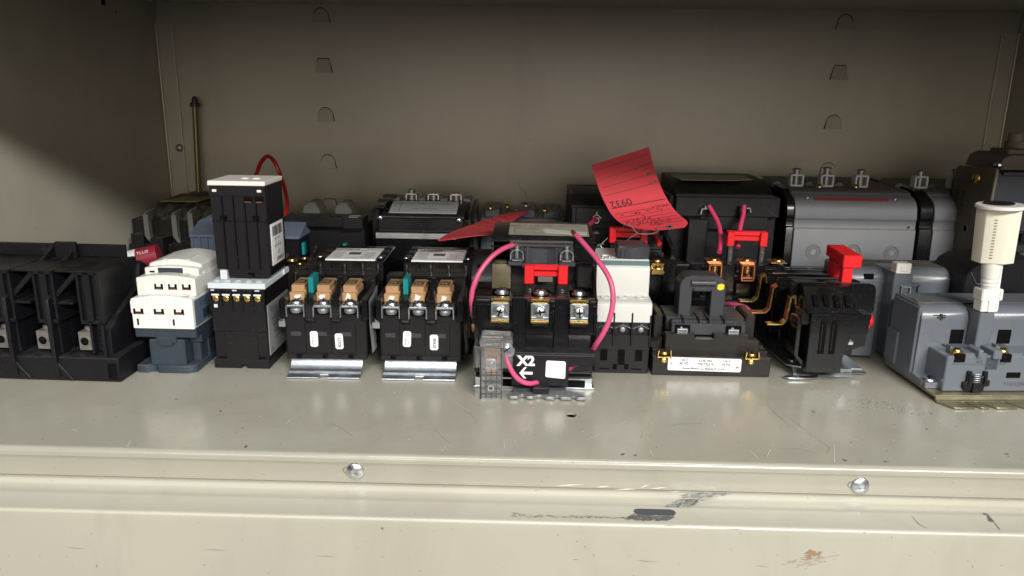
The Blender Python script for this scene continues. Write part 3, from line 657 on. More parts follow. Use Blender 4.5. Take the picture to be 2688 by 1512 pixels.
# ---- the pink wired starter in the middle
t0 = thing('wired_starter', 'big glossy black starter with looping pink wires, red reset bar and white X2 marking', 'starter', (5, 470, 0))
p = P(t0, True)                       # toothed zinc foot in front
ft = [(-11.2, 461.5), (-11.2, 457.2), (-9.6, 456.2), (-5.2, 456.2)]
def notch(x0, x1, n=7): return [(x0+(x1-x0)*k/n, 456.4+(3.2)*math.sin(math.pi*k/n)) for k in range(n+1)]
ft += notch(-5, 1)+notch(4.8, 13.6)+notch(18.4, 23.2)+notch(29.5, 33.6)+[(38.8, 456.6), (39.2, 459), (36, 464), (31, 468), (27, 469.5), (27, 480), (-8, 480), (-8, 464)]
p.prism(ft, 'z', .6, 2.6, .3); p.build('front_plate', dullsteel)
p = P(t0, True); p.box(-35, 46, 476, 524, .2, 1.4, .2); p.box(-34, 45, 478, 510, 6, 7.2, .2); p.box(-34, -28, 477, 480, .3, 7, .3); p.box(40, 45, 480, 484, .3, 7, .3); p.build('mounting_plate', zinc)
p = P(t0, True)
p.box(-34.8, 45.3, 480, 520, 27.5, 63, .9, seg=2); p.box(-34.8, 45.3, 484, 520, 8, 28, .5)
p.box(-36.2, -34, 478.5, 500, 44, 63, .5); p.box(44.6, 46.4, 478.5, 500, 33, 63, .5)
for a, b_ in ((-34.6, -24), (-12, -9.8), (-.2, 2), (14.6, 18.4), (27, 29), (40.8, 45.4)): p.box(a, b_, 476.5, 500, 57.5, 62.2, 1.0, seg=2)
for a, b_ in ((-32, -9.6), (-.6, 18), (28, 45.2)):      # stepped bosses under the terminals
    p.box(a, a+1, 477.5, 481, 38.6, 57, .3); p.box(b_-1, b_, 477.5, 481, 38.6, 57, .3); p.box(a, b_, 477.5, 481, 38, 39.4, .3); p.box(a, b_, 478.8, 481, 39, 58, .3)
p.box(-9.8, -.4, 478.2, 482, 28, 62.6, .6); p.box(17.8, 28.2, 478.2, 482, 28, 62.6, .6)
p.prism([(480, 62), (496, 62), (504, 78), (500, 78)], 'x', 43.8, 46, .4)
p.build('lower_body', blackgloss)
p = P(t0, True)                       # block in front carrying the label
p.prism([(-9.4, 6), (-9.4, 27.8), (45.4, 27.8), (45.4, 20.5), (28.2, 20.5), (28.2, 6)], 'y', 466.5, 486, .6); p.box(-35, 45.4, 468, 482, 26.4, 28.6, .4); p.box(-34.5, -9, 474, 486, 12, 28, .6)
p.prism([(4.6, 7), (4.6, 3.4), (6.6, 2.8), (14, 2.8), (15.4, 3.4), (15.4, 7)], 'y', 460.5, 472, .4)
fb = p.build('coil_cover', black)
p = P(fb, True); p.text('X2', 9.2, FM(.2, 466.2, 23.2), bold=.42)
for q in ([(-4.2, 14.6), (-1.0, 18.6), (.6, 18.6), (-1.9, 15.5), (4.5, 15.5), (4.5, 13.7), (-1.9, 13.7), (.4, 10.9), (-1.2, 10.9)],): p.prism([(a*1.0, b_+.4) for a, b_ in q], 'y', 466.15, 466.45, 0)
p.build('lettering', whiteink)
p = P(t0, True); p.prism([(13.6, 12.6), (25.2, 11.6), (26, 12.4), (26, 22.8), (25.2, 23.6), (14, 24.0), (13.2, 23.2), (12.9, 13.3)], 'y', 466.0, 466.6, .08); p.build('blank_sticker', paper)
for k, (x0, z0) in enumerate(((-23.6, 48), (2.4, 47.8), (28.0, 47.4))):
    p = P(t0, True); x1 = x0+12.2
    p.box(x0, x1, 474.6, 500, 61, 63, .3); p.box(x0+1.2, x1-1.2, 474.6, 476, 49, 62, .2); p.box(x0+.2, x1-.2, 471.0, 476, 47.6, 49, .2); p.build('terminal_strap', brass)
    p = P(t0, True); p.box(x0+.4, x1-.4, 471.2, 475, 50.4, 51.7, .2); p.box(x0+.1, x1-.1, 473.4, 474.6, 49, 60.4, .3); p.prism([(x0+.4, 51), (x0+.4, 54), (x0+2.5, 56.5), (x0+2, 60), (x1-2, 60), (x1-2.5, 56.5), (x1-.4, 54), (x1-.4, 51)], 'y', 472.2, 473.4, .2); p.build('wire_clamp', zinc)
    screw(t0, (x0+6.1, 472.4, 55.4), 4.0, zinc, '-y', h=2.2, rot=[70, 10, 95][k], washer=False)
    p = P(t0, True); p.cyl((x0+6.6, 489, 62.6), 4.9, .7, seg=24); p.build('washer', zinc)
    screw(t0, (x0+6.6, 489, 63.4), 3.9, zinc, washer=True, h=2.6, rot=[15, 170, 140][k])
    p = P(t0, True); p.box(x0+1, x1-1, 473, 476, 45, 47.6, .3); p.build('terminal_foot', black)
# upper block
p = P(t0, True)
p.box(-24.8, 45.8, 508, 568, 40, 81.5, .7); p.box(-24.4, -11.6, 506, 566, 81.5, 98, .8); p.box(30.5, 45.6, 504, 566, 81.5, 98, .8)
p.box(-12, 31, 514, 566, 81, 98.6, .6); p.box(-12, 31, 507, 516, 92.5, 98.2, .5)
p.prism([(506, 82), (506, 96), (509, 98.5), (564, 98.5), (564, 82)], 'x', -25, 45.6, .5)
for z in (91.0, 94.6): p.box(-25.4, -12, 505, 507.5, z, z+1, .2); p.box(31, 46, 503.2, 506, z, z+1, .2)
p.box(33.5, 45.8, 501, 510, 63, 80.5, 1.2)
p.build('upper_body', blackgloss)
p = P(t0, True)                       # coil bobbin with concave front
p.box(-13.5, -4, 499, 512, 79.5, 82.5, .5); p.box(21, 32.2, 499, 512, 79.5, 82.5, .5)
prof = [(-2.6, 508), (-2.6, 502.4), (-.5, 501.2)]+[(1+17*k/8, 502.2+2.2*math.sin(math.pi*k/8)) for k in range(9)]+[(19.4, 501.2), (21.2, 502.4), (21.2, 508)]
p.prism(prof, 'z', 79.8, 93.5, .3); p.box(-12.4, 31, 504, 510, 80, 93, .4); p.box(-11, 30, 500.4, 506, 92.4, 94.4, .4); p.box(-4, 22.6, 500.2, 504, 78, 81, .4)
p.build('coil_bobbin', darkgrey)
for x in (-7.4, 26.2):
    p = P(t0, True); p.bar([(x-4.2, 500.5, 84), (x-4.2, 500.5, 88.2), (x-2.2, 500.5, 90.4), (x+2.4, 500.5, 90.4), (x+4.2, 500.5, 88.4), (x+4.2, 500.5, 84)], 4, .9); p.build('clamp', zinc)
    p = P(t0, True); p.cyl((x, 500.5, 84.6), 1.5, 8.4); p.box(x-3.4, x+3.4, 497.6, 503, 82.8, 84.4, .4); p.cyl((x, 500.5, 92), 2.2, 1.8); p.build('clamp_screw', zinc)
p = P(t0, True)                       # red reset bar
for a, b_ in ((-2.2, 4.4), (20.6, 27.2)): p.box(a, b_, 497, 505, 67.5, 80.5, .5)
p.box(-2.2, 27.2, 499, 505, 76.6, 80.6, .5); p.box(4, 21, 500, 504.5, 72.2, 75.8, .4); p.build('reset_bar', red)
p = P(t0, True); p.box(7, 17.2, 501, 510, 68, 76, .4); p.build('reset_window', midgrey)
for x in (1.6, 23.4):
    p = P(t0, True); p.box(x-4, x+4.2, 494, 508, 55, 67.4, .6); p.box(x-2.6, x-.6, 492.6, 496, 60, 67, .2); p.box(x+1, x+2.8, 492.6, 496, 60, 67, .2); p.build('reset_guide', black)
    p = P(t0, True); p.ring((x, 493.6, 64), 1.3, .8, .4, '-y', 12); p.build('pivot', dullsteel)
p = P(t0, True); p.box(-24.6, -11.4, 502, 510, 62, 80, 1.5, seg=2); p.lathe([(.1, 0), (4.2, .2), (4.8, 1.4), (3.6, 2)], (-18.4, 506, 79.6)); p.build('overload_cover', amber)
bx(t0, 'overload_cover', black, 33, 44.6, 500.2, 508, 64, 79.6, b=1.2)
p = P(t0, True); p.poly([(-13.6, 511, 98.75), (41.5, 507.5, 98.75), (43.4, 556, 98.75), (-13.6, 558, 98.75)]); lb = p.build('grimy_label', dirtypaper)
p = P(lb, True); p.prism([(10, 528), (12, 519), (40, 513), (41, 524), (12, 535)], 'z', 98.8, 98.9, 0); p.build('torn_patch', offwhite)
p = P(lb, True); p.text('SIZE 0  3 PHASE', 4.6, TM(2, 547, 98.85), bold=.05); p.text('600 V MAX', 4, TM(-1, 539, 98.85)); p.box(-10, 9, 516, 516.5, 98.8, 98.85, 0); p.box(-10, 9, 533, 533.5, 98.8, 98.85, 0); p.box(-10, -9.5, 516, 533, 98.8, 98.85, 0); p.text('CONTACTOR', 3, TM(28, 546, 98.85)); p.build('lettering', greyink)
# wires
def wire(parent, pts, r, m, name='wire', bare=None):
    p = P(parent, True); p.tube(pts, r, 12, 8); o = p.build(name, m)
    if bare:
        q = P(o, True); a, b_ = V(bare[0]), V(bare[1])
        for k in range(5):
            dlt = V((math.cos(k*1.26), 0, math.sin(k*1.26)))*r*.42; q.tube([a+dlt, (a+b_)/2+dlt*1.1, b_+dlt*.8], r*.38, 6, 3)
        q.build('bare_strands', copper)
    return o
wire(t0, [at(4, 405, 232, 499), at(4, 330, 262, 492), at(4, 245, 325, 486), at(4, 165, 430, 481), at(4, 118, 540, 479), at(4, 105, 640, 480), at(4, 118, 740, 486), at(4, 135, 800, 496)], 1.7, pink, bare=(at(4, 400, 234, 499), at(4, 436, 226, 500.5)))
wire(t0, [at(4, 868, 158, 500), at(4, 920, 215, 494), at(4, 1010, 320, 486), at(4, 1100, 450, 478), at(4, 1136, 560, 474), at(4, 1136, 680, 472), at(4, 1105, 800, 471), at(4, 1060, 890, 472), at(4, 1015, 960, 475), at(4, 985, 1010, 481)], 1.75, pink, bare=(at(4, 870, 160, 500), at(4, 840, 130, 503)))
wire(t0, [at(4, 352, 1020, 461), at(4, 378, 1110, 459), at(4, 420, 1185, 459), at(4, 470, 1228, 460), at(4, 530, 1245, 462), at(4, 590, 1235, 468)], 1.65, pink, bare=(at(4, 352, 1025, 461), at(4, 338, 975, 461)))
wire(t0, [at(4, 815, 1135, 472), at(4, 850, 1110, 478), at(4, 920, 1085, 486)], 1.9, pink)
# clear terminal guard and its hexagonal plate
p = P(t0, True)
p.box(-33.4, -8.5, 458, 459.2, 21, 35.5, .3); p.box(-33.4, -32.2, 458, 474, 21, 35.5, .3); p.box(-29.5, -15, 456, 457.2, .3, 36, .3); p.box(-29.5, -28.4, 456, 470, .3, 36, .3); p.box(-16, -15, 456, 470, 1, 36, .3)
p.box(-29, -15.5, 456, 470, 35, 41, .5); p.prism([(-31, 35.4), (-29, 41.5), (-10, 41), (-8.6, 35.4)], 'y', 462, 474, .4)
for z in (3, 7, 12, 16): p.box(-28.6, -15.8, 457.2, 463, z, z+1.2, .2)
for x in (-25.6, -22.2, -18.8): p.box(x-.4, x+.4, 457.2, 462, 1, 20, .1)
p.build('clear_guard', clear)
p = P(t0, True); p.box(-29, -15.6, 456.2, 468, .1, 1.0, .3); p.ring((-22.3, 455.4, 8.4), 2.1, 1.3, .8, '-y', 16); p.build('guard_clip', zinc)
p = P(t0, True); p.box(-27, -17, 466, 470, 22, 33, .4); p.box(-26.5, -18.5, 460.5, 464, 17.6, 19.2, .2); p.build('terminal_strap', copper)
p = P(t0, True); p.box(-25.6, -19, 459.6, 463, 19.4, 26.6, .5); p.build('terminal_block', zinc); screw(t0, (-22.3, 459.8, 23.2), 2.6, zinc, '-y', h=1, washer=False)
p = P(t0, True); p.prism([(-16, 36.6), (-10, 37.4), (-7, 33), (-8.4, 28.4), (-13.6, 29), (-17.4, 33)], 'y', 460, 461.2, .2); p.build('hex_plate', zinc)
screw(t0, (-12.4, 460, 33.6), 2.9, zinc, '-y', h=1.6, rot=40)

# ---- white manual motor starter right of it
t0 = thing('motor_protector', 'white fronted manual motor starter with dark rotary knob, right of the pink wired starter', 'motor starter', (67, 509, 0), -1)
p = P(t0, True)
p.box(48.6, 87, 509, 572, 0, 20, .5); p.box(48.8, 86.8, 510.5, 572, 20, 40, .4)
for x in (48.9, 61.2, 73.8, 86.6): p.box(x-.55, x+.55, 507, 514, 21, 45.4 if 50 < x < 80 else 44, .25)
p.box(48.6, 86.9, 508.2, 511, 17.5, 29, .3); p.build('base', brownblack)
for x in (55.2, 67.6, 79.8):
    p = P(t0, True); n = 8 if x == 67.6 else 6
    for k in range(n): p.box(x-2.4, x+2.4, 507.9, 509.2, 17.4-k*1.5, 18.2-k*1.5, .08)
    p.build('vent_slot', void)
for x in (63.4, 71.6): bx(t0, 'din_slot', void, x-1.5, x+1.5, 508.6, 510, 3, 7)
for x in (56, 78.6): bx(t0, 'vent_slot', void, x-3.6, x+3.6, 508.7, 509.5, 3, 3.8, b=.05)
for x in (55, 67.5, 80.2):
    p = P(t0, True); p.bar([(x-5, 509.5, 34.4), (x, 507.6, 37), (x+5, 509.5, 34.4)], 4, .7); q = p.build('wire_clamp', zinc)
    p = P(t0, True); p.dome((x, 508.8, 33), 2.2, 1.2, '-y'); p.build('clamp_screw', dullsteel)
p = P(t0, True); p.prism([(507.6, 38.2), (507.6, 51), (509.5, 53), (526, 54), (526, 39)], 'x', 48.4, 87.2, .5)
for x in (55, 67.4, 80): p.ring((x, 518.5, 53.3), 3.4, 2.5, .9)
p.build('terminal_tier', offwhite)
p = P(t0, True); p.prism([(522, 52.5), (522, 74.2), (524, 76), (570, 76), (570, 52)], 'x', 48.7, 86.4, .5); p.box(55, 86, 522.5, 526, 56, 73, .2); p.build('front_cover', offwhite)
p = P(t0, True); p.prism([(523, 76), (526, 78.6), (527, 78.2), (524, 75.6)], 'x', 49, 86.2, .1); p.build('window_strip', slate if False else mat('teal_grey_strip', (0.13, 0.20, 0.21), .3))
p = P(t0, True); p.box(49, 86.2, 526.5, 566, 75.6, 79.4, .4); p.build('top_plate', offwhite)
p = P(t0, True)
p.tube([(53.6, 531, 79.6), (53.6, 536, 79.7), (56, 538, 79.7), (58.4, 536, 79.7), (58.4, 531, 79.6)], .5, 6); p.box(60.4, 62.2, 531.5, 536, 79.4, 79.6, .1); p.box(54.5, 61, 528, 529, 79.4, 79.55, .05); p.build('lettering', whiteink)
p = P(t0, True); pts = [(64, 529)]+[(64+22.6*k/8, 529-2.4*math.sin(math.pi*k/8)) for k in range(9)]+[(86.6, 552), (64, 552)]
p.prism(pts, 'z', 79.4, 88.6, .9); p.box(66, 68, 527.2, 530, 80.4, 87.6, .3); p.build('rotary_knob', darkgrey)

# ---- black magnet coil with white label
t0 = thing('magnet_coil', 'dusty black magnet coil with arched core, yellow paint dab and white coil number label', 'coil', (130.8, 506.5, 0), -1.6)
p = P(t0, True); p.box(89.4, 172.4, 506.5, 572, .3, 14.6, .6); p.box(90, 172, 514, 572, 14, 17, .5); p.prism([(89.5, 3), (89.5, 20), (98, 24), (98, 3)], 'y', 520, 566, .4); p.build('base', dusty)
p = P(t0, True); p.prism([(98.5, 12), (98.5, 29.2), (119.4, 29.2), (119.4, 26), (132.6, 26), (132.6, 29.2), (157, 29.2), (157, 25), (165, 25), (165, 12)], 'y', 512.5, 519, .5)
p.box(99, 165, 519, 568, 12, 24, .4); p.build('front_wall', dusty)
bx(t0, 'worn_patch', midgrey, 120, 132, 513, 516, 24.6, 26.2)
for a, b_, n in ((92, 98.5, 0), (157.6, 165, 1)):
    p = P(t0, True); p.prism([(a, 16), (a, 38), (a+2.5, 39.6), (b_, 39.6), (b_, 16)], 'y', 526, 556, .8); p.build('side_post', dusty)
p = P(t0, True); p.box(103.4, 156.4, 518, 528, 26.6, 35.2, .7); p.box(101, 158, 528, 560, 27, 37, .7)
for x in (113, 124, 131, 142): p.box(x-.8, x+.8, 519, 540, 35, 38, .4)
p.box(104, 157, 522, 548, 34.5, 36.4, .5); p.build('bobbin', darkgrey)
for x in (111.2, 147.4):
    p = P(t0, True); p.box(x-5.4, x+5.4, 517.2, 519, 28.4, 34.4, .2); p.mi = 1; p.box(x-4, x+4, 516.4, 518.6, 28.8, 32.2, .5); p.cyl((x-1, 517, 32.4), 1, 1.4); p.mi = 0; p.box(x-3, x+3, 516.1, 517, 30, 30.7, .1); p.build('spade_terminal', [void, zinc])
p = P(t0, True)                       # U core: two legs and a rounded cross bar
th = lambda x0, x1, z0, z1: [(x0, z0), (x0, z1-8)]+[(x0+8-8*math.cos(R(a)), z1-8+8*math.sin(R(a))) for a in (30, 60, 90)]+[(x1-8+8*math.cos(R(a)), z1-8+8*math.sin(R(a))) for a in (90, 60, 30, 0)]+[(x1, z0)]
y0, y1 = 533, 550
out = th(110.4, 143.6, 36, 67); inn = [(133.4, 36), (133.4, 56), (119.6, 56), (119.6, 36)]
p.prism(out+inn, 'y', y0, y1, .5); p.box(119.8, 133.2, y0-1, y0+2, 55.2, 58.4, .8); p.lathe([(2.6, 0), (2.6, 17)], (118.6, y0+.6, 61.4), 'x', 14); p.build('core', darkgrey)
p = P(t0, True); p.prism([(137.2, 57.5), (139.4, 56.2), (142.2, 57.4), (142.4, 60.4), (140.4, 61.4), (137.6, 60.6)], 'y', y0-.3, y0+.2, .1); p.build('paint_dab', yellow)
for i, (x, z) in enumerate(((97.2, 16.8), (158.4, 16.2))):
    p = P(t0, True); p.bar([(x-4.6, 506, 14.5), (x-4.2, 506, 19.4)], 5, .7); p.bar([(x+4.6, 506, 14.5), (x+4.2, 506, 19.4)], 5, .7); p.box(x-4.6, x+4.6, 505, 512, 13.6, 14.6, .2); q = p.build('terminal_clip', brass)
    screw(t0, (x, 506.5, 16.4), 2.7, brass, h=1.8, rot=80); p = P(t0, True); p.dome((x, 506, 11.6), 2.4, 1.6, '-y'); p.build('rivet', brass)
Ml = Matrix.Translation((126.0, 505.7, 9.0)) @ Matrix.Rotation(R(.6), 4, 'Y')
p = P(t0, True); p.prism([(-25.8, -4), (-25, -4.9), (25, -4.9), (25.8, -4), (25.8, 4), (25, 4.9), (-25, 4.9), (-25.8, 4)], 'y', 0, .7, .1, Ml); lb = p.build('coil_label', paper)
p = P(lb, True)
for tx, sz, x, z in (('120 V.', 2.3, -14.4, 3.0), ('60 HZ.', 2.3, -14.4, .6), ('COIL NO.', 2.3, .6, 3.0), ('75D73251F', 2.4, .6, .3), ('110 V.', 2.3, 15.4, 3.0), ('50 HZ.', 2.3, 15.4, .6), ('Furnas Electric Co., Batavia, IL. U.S.A.', 1.95, -.5, -3.0), ('V', 2.6, -23.4, .2), ('W', 2.6, 23.2, -1.4), ('\u2191', 2.6, 23.4, 2.2), ('\u2191', 2.6, -23.4, 3.4)):
    p.text(tx, sz, Ml @ FM(x, -.12, z), bold=.05)
p.build('lettering', ink)

# ---- overload relay with black plates and a red lever, seen end on
t0 = thing('overload_relay', 'black relay of stacked plates with bent brass straps, red lever and red button', 'relay', (212, 508, 0))
p = P(t0, True)
p.prism([(184.5, 502.5), (182.5, 504.5), (184, 507), (190, 507.4), (191, 512), (206, 512.6), (212, 515), (242, 516.5), (244, 519), (243, 521.5), (236, 522), (236, 572), (190, 572), (190, 560), (189, 520), (188, 510), (184.6, 508.6)], 'z', 1.2, 2.4, .2) if False else None
p.prism([(184.5, 501.8), (182.2, 503.5), (182.4, 506), (184.8, 507.2), (199, 507), (204, 509.4), (206, 514.6), (204.5, 517.5), (242.5, 518.6), (244.4, 517.6), (244.2, 515.6), (242, 514.6), (210, 513), (205.6, 505), (201, 502.2)], 'z', .9, 2.1, .2)
p.box(190, 240, 514, 610, 4.6, 5.8, .3); p.prism([(508, 1), (509.2, 1), (512, 5.8), (514, 5.8), (514, 4.6), (511.5, 4.6)], 'x', 190, 232, .1); p.prism([(187, 516), (196, 512), (200, 520), (192, 600), (178, 600)], 'z', 5.9, 7, .3); p.build('foot_plate', zinc)
screw(t0, (193.5, 524, 6.8), 2.4, zinc, h=1)
p = P(t0, True)
p.prism([(194.6, 7), (194.6, 50.4), (232.6, 49.2), (234.4, 48.2), (234.4, 36.4), (232, 35.2), (222.6, 34.6), (222.6, 31), (219.6, 20), (219, 12), (219, 7)], 'y', 500, 520, .5)
p.prism([(500.4, 50), (514, 65.4), (520, 66.8), (520, 48)], 'x', 191.6, 226.4, .4)
p.box(188.8, 196, 503, 520, 40.5, 50.8, .5); p.prism([(187, 18), (187, 44), (190, 46), (190, 18), (195, 13), (195, 8)], 'y', 504, 520, .4)
p.box(228.6, 235, 499.6, 514, 46, 50, .3); p.prism([(182, 560), (187, 560), (187, 508)], 'z', 8, 40, .3) if False else None
p.build('housing', blackgloss)
for k in range(4):
    p = P(t0, True); x = 198.2+7.2*k; M = Matrix.Translation((x, 505.6, 57.2)) @ Matrix.Rotation(R(48), 4, 'X'); p.box(-1.6, 1.6, -4.2, 4.6, .0, .7, .2, M); p.build('vent_slot', void)
for x in (203.6, 211.0):
    p = P(t0, True); p.box(x-2.2, x+2.0, 499.6, 501, 21, 45.4, .1); p.build('vent_slot', void); bx(t0, 'slot_rib', black, x-1.4, x-.6, 499.3, 501, 23, 42, b=.1)
for k, (yy, a, b_, zt) in enumerate(((522, 186.4, 246.4, 66.0), (545, 184.4, 246, 63.4), (566, 184.2, 248, 61.8), (588, 188, 246, 60), (603, 192, 244, 58.2))):
    p = P(t0, True); p.prism([(a, 44), (a, zt-1), (a+1, zt), (b_-5, zt), (b_-1.4, zt-1.4), (b_, zt-5), (b_, 46), (b_-1.5, 44), (b_-3, 20), (222, 12), (196, 8), (190, 14), (190, 40)], 'y', yy, yy+3.4, .4); p.build('pole_plate', blackgloss)
p = P(t0, True); p.box(198, 236, 524, 606, 12, 57, .4); p.build('core_block', black)
p = P(t0, True); p.box(196, 234, 526, 560, 58, 61.4, .4); p.build('vented_top', black)
for k, (yy, mt, dx, dz) in enumerate(((524, brass, 0, 0), (548, copper, -5.5, 1.5), (572, brass, -8, 3.6))):
    p = P(t0, True); x0 = 172.5+dx+k*.5; p.bar([(x0, yy, 35+dz), (x0+10, yy, 35+dz), (x0+13, yy, 38+dz), (x0+14.4, yy, 54.6+dz), (x0+17.5, yy, 56.2+dz), (x0+18.6, yy, 50+dz)], 6, 1.4, .3)
    if k == 0: p.bar([(x0+18.4, yy, 55.6), (x0+17.6, yy, 40), (x0+14.4, yy, 40)], 5, 1.2, .3)
    p.build('strap_lead', mt)
p = P(t0, True)                       # red reset lever
p.box(219.4, 232.4, 519, 528, 77.6, 86.8, .6); p.prism([(210.5, 92.4), (219.4, 86.8), (219.4, 78), (210.5, 84)], 'y', 524, 546, .5) if False else None
p.prism([(527, 79), (527, 86.6), (529, 87.2), (552, 88.0), (552, 80)], 'x', 219.6, 232.2, .6)
p.box(220.4, 227.6, 520.4, 526, 66.6, 78, .4); p.box(221.5, 227, 538, 550, 66, 80, .4); p.build('reset_lever', red)
p = P(t0, True); p.box(234, 237.4, 505, 514, 38.6, 48.4, .3); p.mi = 0; p.dome((0, 0, 0), 5.0, 3.6, 'x', 18, Matrix.Translation((236.6, 509, 43.4))); p.build('reset_button', red)
p = P(t0, True); p.box(224.5, 233, 517, 524, 22, 24.6, .4, Matrix()); q = p.build('wire_lug', zinc); screw(t0, (229, 520.5, 24.6), 2.4, zinc, h=1.4, washer=False)

# ---- large grey contactor at the right front, with its white plunger standing on it
t0 = thing('grey_contactor', 'large blue grey contactor on yellow chromate foot, at the right front edge', 'contactor', (268, 470, 0), 3.2)
p = P(t0)                              # slotted chromate foot
p.box(0, 100, 2, 62, 3.2, 4.6, .3); p.prism([(-1, 4.6), (0, 3.4), (2, 3.2), (2, 4.6)], 'x', 0, 100, .1)
p.prism([(-11, 1.0), (-1, 3.4), (2, 4.6), (2, 3.2), (-1, 2.2), (-11, -.0)], 'x', 0, 100, .1) if False else None
def tooth(a, b_, c_, d): p.prism([(a, -4), (b_, -4), (d, -13), (d-1, -14), (c_+1, -14), (c_, -12.6)], 'z', .4, 1.6, .25)
tooth(.8, 16, 5.6, 20.6); tooth(18.8, 25.2, 23.6, 29.8); tooth(27.4, 42, 33.6, 48.6); tooth(45.6, 60, 52, 66); tooth(63, 76, 70, 82)
p.prism([(-4.2, .4), (-4.2, 1.6), (-2.4, 2.2), (-1.2, 4.4), (2, 4.6), (2, 3.4), (-.2, 3.2), (-1.4, .9), (-3, .4)], 'x', .8, 100, .1); p.build('mounting_foot', iri)
def cap(y0, y1, z0, z1, r, n=6):       # side profile with a rounded front top edge
    return [(y0, z0), (y0, z1-r)]+[(y0+r-r*math.cos(R(a)), z1-r+r*math.sin(R(a))) for a in [90*k/n for k in range(n+1)]]+[(y1, z1), (y1, z0)]
p = P(t0)
p.prism(cap(27, 64, 4.6, 57, 9), 'x', 1, 33.4, .6); p.prism(cap(27, 64, 4.6, 57, 9), 'x', 45, 100, .6); p.box(30, 48, 34, 64, 4.6, 52, .5)
p.prism([(-12, 4.8), (-10, 3.6), (70, 3.6), (72, 30), (72, 59)], 'x', 0, 0.1, 0) if False else None
p.box(-.6, 1.6, 29, 62, 4.6, 55.6, .6); p.prism([(14, 4.6), (14, 9), (29, 10), (29, 4.6)], 'x', -.4, 9, .4); p.box(-2, 1, 48, 62, 8, 32, .6)
p.build('body', grey)
p = P(t0)
lo = [(8.8, 4.8), (8.8, 29), (12.5, 29.6), (96, 29.6), (96, 4.8)]
p.prism(lo, 'y', 5, 30, .7); p.box(0, 96, 10, 28, 4.6, 9, .6); p.box(18, 36, 6, 28, 28.6, 31, .5); p.box(44, 60, 6, 28, 28.6, 31, .5); p.prism([(3, 26), (3, 10), (15, 10), (15, 30)], 'x', 8, 10, .3) if False else None
p.prism([(28, 29), (28, 33.6), (31, 34.4), (31, 29)], 'y', 3, 16, .3); p.box(38, 44, 3, 16, 28, 33.8, .5); p.prism([(13, 29), (13, 35), (22, 29)], 'y', 10, 15, .2); p.prism([(43.6, 29), (43.6, 36), (54, 29)], 'y', 10, 15, .2)
p.build('terminal_deck', grey)
p = P(t0); p.box(34, 44, 17, 40, 28, 55.4, .6); p.box(34.6, 43.4, 5, 40, 20, 30, .3); p.build('centre_post', grey)
for x in (27, 60): 
    p = P(t0); p.box(x-4.6, x+4.6, 26.4, 28, 31, 41, 2, seg=3); p.build('recess', void)
for x in (16.4, 47.4):
    p = P(t0); p.box(x-3.4, x+3.6, 6, 12, 29, 31.6, .3); p.mi = 1; p.box(x-3, x+4, 4.3, 6, 25.6, 31, .1); p.build('terminal_plate', [brass, void]); screw(t0, (x, 8.6, 31.6), 2.9, brass, world=False, h=1.8, rot=10)
screw(t0, (4.4, 14, 9), 4.2, zinc, world=False, h=2.2, washer=False, rot=60)
p = P(t0); M = Matrix(); p.box(8.6, 17.6, 27.4, 29, 48.2, 51.2, .1); p.mi = 1; p.box(13.4, 15, 26.4, 29, 47.6, 51.8, .1); p.box(11.6, 17, 26.4, 29, 49, 50.2, .1); p.build('latch_window', [void, darkgrey])
p = P(t0); p.lathe([(6.6, 0), (6.6, .4), (6.0, .8), (.1, .8)], (9.4, 42, 57), 'z', 24); q = p.build('logo_disc', midgrey)
p = P(t0); p.box(3, 98, 37, 62, 57, 57.4, .1); p.build('dusty_top', greyback)
p = P(t0); p.bar([(3.4, 61, 57), (3.4, 61, 62), (9.6, 61, 62), (9.6, 61, 57)], 2.5, 1.1, .2); p.build('wire_loop', grey)
p = P(t0)                              # black spring cradle in the front
x0 = 30; p.prism([(x0-9, 8), (x0-9, 12), (x0-6.8, 12), (x0-6.8, 19.6), (x0-4, 19.6), (x0-4, 16), (x0+4, 16), (x0+4, 19.6), (x0+6.6, 19.6), (x0+6.6, 13.4), (x0+8.8, 13.4), (x0+8.8, 9.4), (x0+5.4, 9), (x0+5.4, 6), (x0-7.6, 6), (x0-7.6, 8)], 'y', 2.8, 6, .3)
p.box(x0-3, x0+3, 1.4, 5, 5.4, 12, .5); p.box(x0-6.4, x0-4.4, 1.6, 5, 11, 18, .3); p.box(x0+4.2, x0+6, 1.6, 5, 11, 18, .3); q = p.build('spring_cradle', black)
p = P(q)
pts = [(x0-.6+2.2*math.cos(a*1.1), 2.8+1.2*math.sin(a*1.1), 11.6+a*.24) for a in range(0, 30)]; p.tube(pts, .35, 6, 2); p.build('spring', dullsteel)
p = P(t0); p.box(13.4, 48, 4.8, 5, 24.0, 24.3, 0); p.box(13.4, 13.7, 4.8, 5, 24.0, 26, 0); p.box(47.7, 48, 4.8, 5, 24.0, 26, 0); p.text('AUX', 2.4, FM(30.6, 4.8, 25.6)); p.text('110/120V', 4.0, FM(57, 4.8, 10)); p.build('moulded_lettering', greyink)
bx(t0, 'label_window', void, 50.4, 60, 4.6, 6, 14.4, 18.4, world=False)
